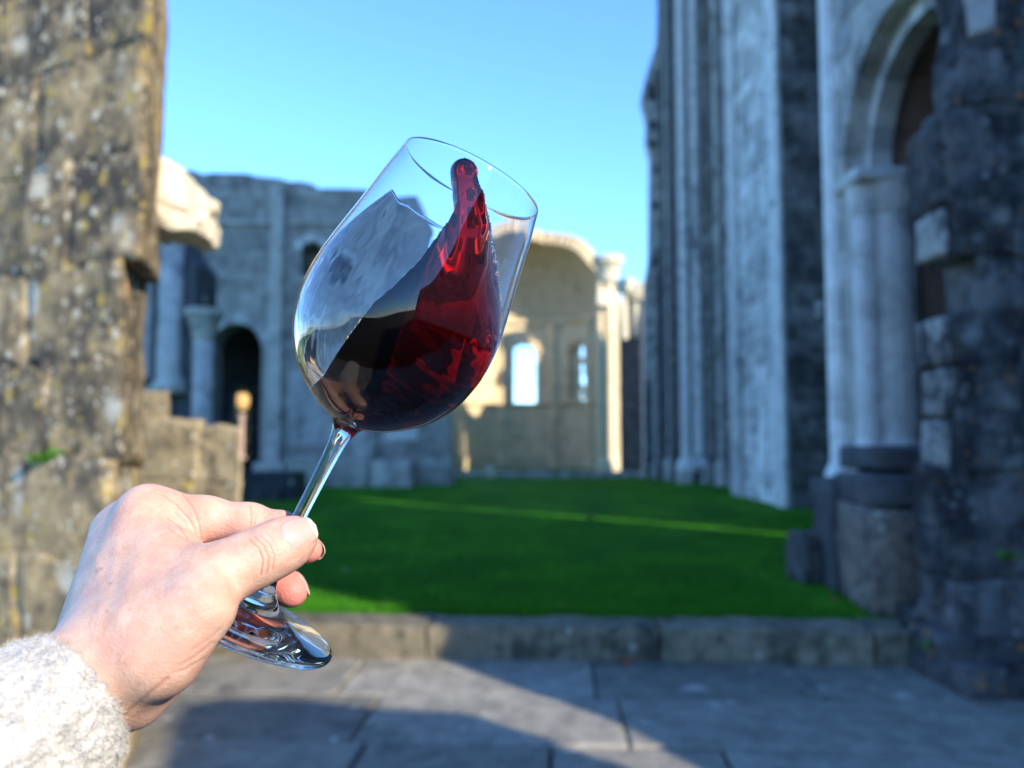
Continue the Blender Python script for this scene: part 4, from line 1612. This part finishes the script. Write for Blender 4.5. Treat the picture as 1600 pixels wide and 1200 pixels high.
# where wine lies against the wall there is no glass-to-air face
bm = bmesh.new()
bm.from_mesh(bowl.data)
fc = np.array([f.calc_center_median()[:] for f in bm.faces]) + np.array(gl_loc)
cc = (fc - np.array(CAM)) @ CW.T - foot_c
P3 = np.stack([cc @ ger / SU, cc @ gef / SU, cc @ gax / SU - 684], 1)
r_ = np.hypot(P3[:, 0], P3[:, 1])
is_in = np.abs(r_ - rin(P3[:, 2])) < .35
is_in |= (r_ < 16) & (P3[:, 2] > a_bot - 1)
sc_ = np.where(r_ > 3, (r_ - 1.0) / np.maximum(r_, 1e-6), 0)
T3 = P3 * np.stack([sc_, sc_, np.ones_like(sc_)], 1)
T3[:, 2] += np.where(r_ < 40, 1.2, 0)
wet = wine_f(T3) < -0.25
bm.faces.ensure_lookup_table()
bmesh.ops.delete(bm, geom=[bm.faces[i] for i in np.where(is_in & wet)[0]], context='FACES')
bm.to_mesh(bowl.data)
bm.free()
Vw, Qw = mesh_sdf(wine_f, (-165, -165, -356), (168, 165, 92), 2.6, levels=1)
me = np_mesh('red_wine', g2w(Vw[:, 0], Vw[:, 1], Vw[:, 2]), Qw, gl_loc)
dd, ww_ = wine_f(Vw, True)
at = me.attributes.new('wall', 'FLOAT', 'POINT')
at.data.foreach_set('value', np.where(ww_ > dd, 1.0, 0.0).astype(np.float32))
b = bmesh.new()
b.from_mesh(me)
bmesh.ops.recalc_face_normals(b, faces=b.faces)
b.to_mesh(me)
b.free()
me.polygons.foreach_set('use_smooth', np.ones(len(me.polygons), bool))
wine = link_mesh('red_wine', me, M['wine'], loc=gl_loc)
tag(wine, 'dark red wine swirling up the near wall of the tilted glass', 'wine')

# wet film the wine has left on the wall
nf, na_ = 150, 90
ph = np.linspace(R(135), R(335), nf)
V0, V1 = [], []
for i in range(nf):
    fi = math.sin(math.pi * i / (nf - 1))
    atop = -300 + 322 * min(1, fi * 1.15) ** 1.1 + 7 * fi * mnoise.noise(Vector((i * .09, 3, 0)))
    abot = -322 + 40 * (1 - fi)
    for j in range(na_):
        t = j / (na_ - 1)
        a = abot + (atop - abot) * t
        n1_ = mnoise.noise(Vector((i * .09, a * .012, 1))) + .45 * mnoise.noise(Vector((i * .24, a * .022, 7)))
        edge = min(1, 6 * (1 - t)) * min(1, 4 * t) * min(1, 3.2 * i / (nf - 1)) * min(1, 3.2 * (1 - i / (nf - 1)))
        edge = edge * edge * (3 - 2 * edge)
        beadr = math.exp(-((1 - t) * 22 - 1.2) ** 2) * 1.6
        tk = max(0.0, (1.1 + .8 * n1_ + .45 * beadr)) * edge
        r0 = float(rin(a)) + .4
        r1 = r0 - .35 - tk if edge > 0 else r0 + .2
        V0.append((r0 * math.cos(ph[i]), r0 * math.sin(ph[i]), a))
        V1.append((r1 * math.cos(ph[i]), r1 * math.sin(ph[i]), a))
V0, V1 = np.array(V0), np.array(V1)
n_ = nf * na_
F = []
for i in range(nf - 1):
    for j in range(na_ - 1):
        k0 = i * na_ + j
        F.append((k0, k0 + na_, k0 + na_ + 1, k0 + 1))
        F.append((n_ + k0, n_ + k0 + 1, n_ + k0 + na_ + 1, n_ + k0 + na_))
for i in range(nf - 1):
    for j in (0, na_ - 1):
        k0 = i * na_ + j
        F.append((k0, k0 + na_, n_ + k0 + na_, n_ + k0))
for j in range(na_ - 1):
    for i in (0, nf - 1):
        k0 = i * na_ + j
        F.append((k0, k0 + 1, n_ + k0 + 1, n_ + k0))
VV = np.concatenate([V0, V1])
me = np_mesh('film', g2w(VV[:, 0], VV[:, 1], VV[:, 2]), np.array(F), gl_loc)
# turn the sheet so that its outer side faces out of the glass
pol = me.polygons[(nf // 2) * (na_ - 1) * 2 // 1 // 2 * 2]
pc = np.array(pol.center) + np.array(gl_loc)
axw = c2w(foot_c + gax) - c2w(foot_c)
rad = pc - c2w(foot_c)
rad = rad - axw * (rad @ axw)
if np.dot(np.array(pol.normal), rad) < 0:
    me.flip_normals()
me.polygons.foreach_set('use_smooth', np.ones(len(me.polygons), bool))
fo = link_mesh('film', me, M['film'], wine)
fo.location = (0, 0, 0)

# ------------------------------------------------------------------ the hand
PX = 1 / FPX


def J(px, py, d, r):
    return (cp(px, py, d), r * d * PX)


def chain(X, js, k):
    d = None
    for (a, ra), (b_, rb) in zip(js, js[1:]):
        e = round_cone(X, a, b_, ra, rb)
        d = e if d is None else smin(d, e, k)
    return d


PALM = [
    [J(232, 804, .384, 41), J(188, 1000, .346, 58)],
    [J(205, 822, .395, 38), J(170, 1000, .352, 58)],
    [J(182, 834, .403, 33), J(152, 1000, .362, 52)],
    [J(174, 862, .418, 28), J(152, 1000, .376, 48)],
    [J(268, 878, .364, 48), J(228, 985, .337, 61)],
    [J(322, 905, .352, 43), J(228, 1020, .338, 60)],
    [J(312, 950, .334, 51), J(250, 1020, .330, 59)],
    [J(206, 1080, .346, 54), J(258, 1030, .356, 47)],
    [J(162, 1036, .338, 74), J(60, 1120, .29, 86)],
]
ELB = (cp(160, 1038, .338) + np.array((-.5, -.36, -.79)) * 0.19, .026)
PALM[-1][1] = ELB
INDEX = [J(232, 804, .384, 40), J(320, 812, .386, 34.5), J(390, 817, .387, 28), J(440, 825, .387, 23), J(470, 833, .388, 19)]
MIDDLE = [J(205, 824, .400, 36), J(355, 832, .418, 29), J(440, 850, .405, 24), J(482, 858, .398, 21.5)]
RING = [J(182, 836, .406, 31), J(325, 868, .432, 28), J(412, 894, .414, 25), J(445, 916, .402, 26), J(456, 924, .399, 24.5)]
PINKY = [J(175, 862, .418, 27), J(285, 925, .440, 24), J(332, 935, .425, 21)]
THUMB = [J(322, 905, .352, 43), J(372, 885, .3535, 39), J(418, 864, .3575, 34.5), J(448, 849, .362, 31.5), J(466, 838, .3655, 25.5)]


def hand_f(X):
    d = None
    for js in PALM:
        e = chain(X, js, .004)
        d = e if d is None else smin(d, e, .0125)
    out = d
    # the fold of skin between thumb and forefinger
    for js, kf, kj in ((INDEX, .005, .0026), (MIDDLE, .004, .0016), (RING, .004, .0016), (PINKY, .004, .0016), (THUMB, .010, .0026)):
        f = chain(X, js, kf)
        out = smin(out, smin(d, f, .009), kj)
    return out


pts_all = np.array([c for js in PALM + [INDEX, MIDDLE, RING, PINKY, THUMB] for c, r in js])
rr_ = .03
lo = pts_all.min(0) - rr_
hi = pts_all.max(0) + rr_
hi[2] = min(hi[2], pts_all[:, 2].max() + .012)
Vh, Qh = mesh_sdf(hand_f, lo, hi, .0021, levels=2)
print('hand verts', len(Vh))


def hand_normal(V):
    e = 2e-4
    f0 = hand_f(V)
    g = np.stack([hand_f(V + d_) - f0 for d_ in np.eye(3) * e], 1)
    return g / np.maximum(np.linalg.norm(g, axis=1, keepdims=True), 1e-9)


Nh = hand_normal(Vh)
px_ = 800 + FPX * Vh[:, 0] / Vh[:, 2]
py_ = 600 - FPX * Vh[:, 1] / Vh[:, 2]
front = Nh[:, 2] < 0.15
crease = np.zeros(len(Vh))
disp = np.zeros(len(Vh))


def seg_d(pl):
    d = np.full(len(Vh), 1e9)
    for (x0, y0), (x1, y1) in zip(pl, pl[1:]):
        dx, dy = x1 - x0, y1 - y0
        t = np.clip(((px_ - x0) * dx + (py_ - y0) * dy) / (dx * dx + dy * dy), 0, 1)
        d = np.minimum(d, np.hypot(px_ - x0 - t * dx, py_ - y0 - t * dy))
    return d


def add_crease(pl, w, depth, dark, zmax=9, zmin=0):
    d = seg_d(pl)
    g = np.exp(-(d / w) ** 2) * front * (Vh[:, 2] < zmax) * (Vh[:, 2] > zmin)
    return g * depth, g * dark


CR = [
    # thumb knuckle
    ([(390, 843), (404, 856), (411, 876), (408, 898)], 1.1, 3.6e-4, .75, .372, 0),
    ([(397, 838), (412, 852), (420, 874), (417, 897)], 1.1, 3.4e-4, .7, .372, 0),
    ([(406, 836), (421, 850), (429, 868), (426, 890)], 1.0, 2.6e-4, .5, .372, 0),
    ([(416, 832), (428, 845), (434, 862)], 1.0, 1.6e-4, .3, .372, 0),
    # forefinger joint
    ([(391, 790), (393, 808), (391, 826), (388, 842)], 1.2, 3.0e-4, .6, 9, .374),
    ([(399, 806), (397, 822), (393, 838)], 1.1, 1.8e-4, .35, 9, .374),
    # folds running from the knuckle to the web
    ([(255, 773), (276, 789), (296, 812), (309, 836)], 1.5, 4.2e-4, .4, 9, 0),
    ([(286, 772), (302, 795), (311, 820), (316, 842)], 1.6, 4e-4, .35, 9, 0),
    ([(262, 810), (280, 822), (295, 843)], 1.5, 3.6e-4, .4, 9, 0),
    ([(264, 826), (284, 838), (300, 848)], 1.5, 3e-4, .3, 9, 0),
    ([(272, 800), (288, 815), (302, 838)], 1.2, 2e-4, .25, 9, 0),
    # thenar and wrist
    ([(345, 985), (322, 1002), (300, 1016)], 3.0, 2.2e-4, .08, 9, 0),
    ([(332, 1005), (306, 1026), (282, 1040)], 3.0, 2.6e-4, .08, 9, 0),
    ([(318, 1030), (290, 1046), (268, 1052)], 3.0, 2.2e-4, .06, 9, 0),
    ([(262, 1062), (235, 1084), (205, 1110), (176, 1140)], 4.0, 5e-4, .22, 9, 0),
    ([(240, 1040), (216, 1075), (180, 1122)], 6.0, 3e-4, .0, 9, 0),
]
for pl, w, dp, dk, zx, zn in CR:
    a_, b_ = add_crease(pl, w, dp, dk, zx, zn)
    disp -= a_
    crease = np.maximum(crease, b_)
# tendons and veins on the back of the hand, soft knuckle dimples
for pl, w, dp in (([(225, 830), (205, 900), (185, 970)], 13, 4e-4), ([(150, 870), (160, 930), (150, 990)], 9, 3e-4), ([(250, 900), (215, 960), (190, 1030)], 7, 1.6e-4), ([(185, 850), (170, 920)], 8, 3e-4)):
    disp += np.exp(-(seg_d(pl) / w) ** 2) * front * dp
wv = np.array([mnoise.noise(Vector(v) * 70) for v in Vh[::1]])
disp += wv * 2.2e-4
mole = np.zeros(len(Vh))
for x, y, s_ in ((152, 892, 3.0), (158, 889, 2.4), (173, 912, 2.2), (167, 955, 2.0), (203, 953, 2.0), (276, 981, 1.8), (240, 842, 2.0)):
    mole = np.maximum(mole, np.exp(-(np.hypot((px_ - x) * .8, py_ - y) / s_) ** 2) * front * (.6 if y != 842 else .2))
flush_shade = np.zeros(len(Vh))
for js, s_, rad in ((RING, .95, .017), (MIDDLE, .8, .016), (INDEX, .55, .020), (THUMB, .30, .014)):
    tip = js[-1][0]
    flush_shade = np.maximum(flush_shade, s_ * np.exp(-(np.linalg.norm(Vh - tip, axis=1) / rad) ** 2))
d_ix = chain(Vh, INDEX, .004)
flush_shade = np.maximum(flush_shade, .42 * np.clip((py_ - 800) / 45, 0, 1) * (d_ix < .0025) * np.clip((px_ - 300) / 30, 0, 1) * (Vh[:, 2] > .372))  # redder towards the forefinger's underside: its orange shadow put into the colour
flush_shade = np.maximum(flush_shade, .12 * np.exp(-(np.hypot(px_ - 235, py_ - 790) / 40) ** 2))
Vd = Vh + Nh * disp[:, None]

pl_loc = tuple(c2w(cp(160, 1040, .338)))
person = thing('person', 'outstretched bare hand in a white fleece cuff pinching the glass stem', 'person', pl_loc)
me = np_mesh('arm', c2w(Vd), Qh, pl_loc)
for nm, arr in (('flush_shade', flush_shade), ('crease', crease), ('mole', mole)):
    at = me.attributes.new(nm, 'FLOAT', 'POINT')
    at.data.foreach_set('value', arr.astype(np.float32))
b = bmesh.new()
b.from_mesh(me)
bmesh.ops.recalc_face_normals(b, faces=b.faces)
b.to_mesh(me)
b.free()
me.polygons.foreach_set('use_smooth', np.ones(len(me.polygons), bool))
arm = link_mesh('arm', me, M['skin'], person)


def nail(tip, along, dorsal, length, width, back, lift=.00035, curve=1.0, over=.0012, edge=.14):
    """a nail plate wrapped over a fingertip: rounded outline, own thickness, pale free edge"""
    t = np.asarray(along, float)
    t /= np.linalg.norm(t)
    n = np.asarray(dorsal, float)
    n -= t * (n @ t)
    n /= np.linalg.norm(n)
    s = np.cross(t, n)
    nu, nv = 26, 20
    G = np.zeros((nu, nv, 3))
    E = np.zeros((nu, nv))
    U = np.linspace(-1, 1, nu)
    Vv = np.linspace(-1, 1, nv)
    hw = width / 2 * np.sqrt(np.maximum(0, 1 - np.where(U < 0, np.abs(U) ** 3.4, np.abs(U) ** 4.2)))
    hw = np.maximum(hw, width * .02)
    Wg = hw[:, None] * Vv[None, :]
    p = np.array(tip) - t * back + (U * length / 2)[:, None, None] * t + Wg[..., None] * s + (.006 * (1 - (Wg / .013) ** 2))[..., None] * n
    p = p.reshape(-1, 3)
    for _ in range(14):
        p = p - n * np.clip(hand_f(p), -.001, .001)[:, None]
    p = p.reshape(nu, nv, 3)
    free = np.maximum(0, (U - .45) / .55)[:, None]
    up_ = lift * (1 - .8 * np.abs(Vv)[None, :] ** 3) + np.where(U > -.8, 0, -.0003)[:, None] + free * .0004
    G = p + up_[..., None] * n + (free * over)[..., None] * t
    E = np.repeat((U > 1 - 2 * edge)[:, None], nv, 1).astype(float)
    # smooth the plate
    for _ in range(3):
        G[1:-1, 1:-1] = .5 * G[1:-1, 1:-1] + .125 * (G[:-2, 1:-1] + G[2:, 1:-1] + G[1:-1, :-2] + G[1:-1, 2:])
    V = np.concatenate([G.reshape(-1, 3), (G - n * .0005).reshape(-1, 3)])
    F, mi = [], []
    N_ = nu * nv
    for i in range(nu - 1):
        for j in range(nv - 1):
            k0 = i * nv + j
            F.append((k0, k0 + 1, k0 + nv + 1, k0 + nv)); mi.append(int(E[i, j] > .5))
            F.append((N_ + k0, N_ + k0 + nv, N_ + k0 + nv + 1, N_ + k0 + 1)); mi.append(int(E[i, j] > .5))
    for i in range(nu - 1):
        for j in (0, nv - 1):
            k0 = i * nv + j
            F.append((k0, k0 + nv, N_ + k0 + nv, N_ + k0)); mi.append(int(E[i, j] > .5))
    for j in range(nv - 1):
        for i in (0, nu - 1):
            k0 = i * nv + j
            F.append((k0, k0 + 1, N_ + k0 + 1, N_ + k0)); mi.append(int(E[i, j] > .5))
    me = np_mesh('fingernail', c2w(V), np.array(F), pl_loc)
    me.materials.append(M['nail'])
    me.materials.append(M['nail_edge'])
    if len(me.polygons) == len(mi):
        me.polygons.foreach_set('material_index', np.array(mi, np.int32))
    b = bmesh.new()
    b.from_mesh(me)
    bmesh.ops.recalc_face_normals(b, faces=b.faces)
    b.to_mesh(me)
    b.free()
    me.polygons.foreach_set('use_smooth', np.ones(len(me.polygons), bool))
    return link_mesh('fingernail', me, None, arm)


def tipdir(js, i=-2):
    v = js[-1][0] - js[i][0]
    return v / np.linalg.norm(v)


tt = cp(482, 829, .3655) - cp(440, 852, .3615)
nail(THUMB[-1][0], tt, (-.13, .14, -1.0), .0140, .0132, -.0005)
md = tipdir(MIDDLE, -3)
nail(MIDDLE[-1][0], md * .8 + np.array((.5, -.3, 0)), (.55, -.05, .8), .0105, .0095, -.001, over=.0014)
rd = tipdir(RING, -3)
nail(RING[-1][0], np.array((.45, -.85, -.1)), (.80, .12, .55), .0110, .0100, .001, over=.0013)
nail(INDEX[-1][0], tipdir(INDEX, -3), (.1, .1, 1.0), .0105, .0095, .001)
nail(PINKY[-1][0], tipdir(PINKY), (.1, -.2, 1.0), .009, .008, .001)

# ------------------------------------------------------------------ fleece sleeve
c0 = cp(120, 1088, .332)
sax = np.array((-.5, -.36, -.79))
sax /= np.linalg.norm(sax)
e1 = np.cross(sax, (0, 1, 0))
e1 /= np.linalg.norm(e1)
e2 = np.cross(sax, e1)
NSV, NSU = 300, 230
V = []
SL = .24


def sleeve_pt(u, v, inner=False):
    """u 0..1 from the cuff, v angle"""
    r = .0300 + .010 * min(1, u * 1.6) + .002 * math.sin(u * 14 + math.cos(v) * 2)
    c, s = math.cos(v), math.sin(v)
    q = Vector((c * 1.3, s * 1.3, u * 8))
    fl = .0016 * mnoise.noise(q * 3.2) + .0016 * mnoise.noise(q * 8) - .0012 * abs(mnoise.noise(q * 11)) + .0003 * mnoise.noise(q * 28)
    if inner:
        r -= .0035
        fl *= .3
    r += fl - (.003 * (1 - u / .02) ** 2 if u < .02 else 0)
    bend = np.array((0, -.02, 0)) * u * u
    return c0 + sax * (u * SL) + (e1 * c + e2 * s) * r + bend


us = np.concatenate([np.linspace(0, .45, 150), np.linspace(.455, 1, NSU - 150)])
for u in us:
    for k in range(NSV):
        V.append(sleeve_pt(u, 2 * math.pi * k / NSV))
for u in us[::-1][-40:]:
    for k in range(NSV):
        V.append(sleeve_pt(u, 2 * math.pi * k / NSV, True))
nr_ = len(us) + 40
k = np.arange(NSV)
# order: outer rings 0..len(us)-1 (cuff first); inner rings end at the cuff
order = list(range(len(us) - 1, -1, -1)) + list(range(nr_ - 1, len(us) - 1, -1))
F = []
for a_, b_ in zip(order, order[1:]):
    F.append(np.stack([a_ * NSV + k, a_ * NSV + (k + 1) % NSV, b_ * NSV + (k + 1) % NSV, b_ * NSV + k], 1))
me = np_mesh('sleeve', c2w(np.array(V)), np.concatenate(F), pl_loc)
b = bmesh.new()
b.from_mesh(me)
bmesh.ops.recalc_face_normals(b, faces=b.faces)
b.to_mesh(me)
b.free()
me.polygons.foreach_set('use_smooth', np.ones(len(me.polygons), bool))
sleeve = link_mesh('sleeve', me, M['fleece'], person)
# pile: curled tufts of fibre
r3 = random.Random(5)
NF = 52000
PV, PF = [], []
for i in range(NF):
    u = r3.random() ** 1.5 * .62
    v = r3.random() * 2 * math.pi
    p = sleeve_pt(u, v)
    q = Vector((math.cos(v) * 1.3, math.sin(v) * 1.3, u * 8))
    n = e1 * math.cos(v) + e2 * math.sin(v)
    cl_ = mnoise.noise_vector(q * 5.5)
    d = n + (e1 * cl_.x + e2 * cl_.y + sax * cl_.z) * 1.4 + np.array((r3.gauss(0, .35), r3.gauss(0, .35), r3.gauss(0, .35)))
    if u < .012:
        d = d - sax * r3.uniform(.2, 1.2)
    d /= np.linalg.norm(d)
    s = np.cross(d, (r3.gauss(0, 1), r3.gauss(0, 1), r3.gauss(0, 1)))
    s /= max(np.linalg.norm(s), 1e-6)
    up = np.cross(s, d)
    L_ = r3.uniform(.0014, .0036) * (1 + .5 * mnoise.noise(q * 4))
    w_ = .00008
    b0 = len(PV)
    cv_ = r3.uniform(-1, 1) * 2.4
    for t in (0, .4, .75, 1.0):
        c = p + d * (L_ * t * (1 - .25 * t)) + up * (L_ * cv_ * .45 * t * t) - n * .0003
        ww = w_ * (1 - .75 * t)
        PV.append(c - s * ww)
        PV.append(c + s * ww)
    for t in range(3):
        PF.append((b0 + 2 * t, b0 + 2 * t + 1, b0 + 2 * t + 3, b0 + 2 * t + 2))
me = np_mesh('pile', c2w(np.array(PV)), np.array(PF), pl_loc)
pile = link_mesh('pile', me, M['fleece'], sleeve)
pile['kind'] = 'stuff'
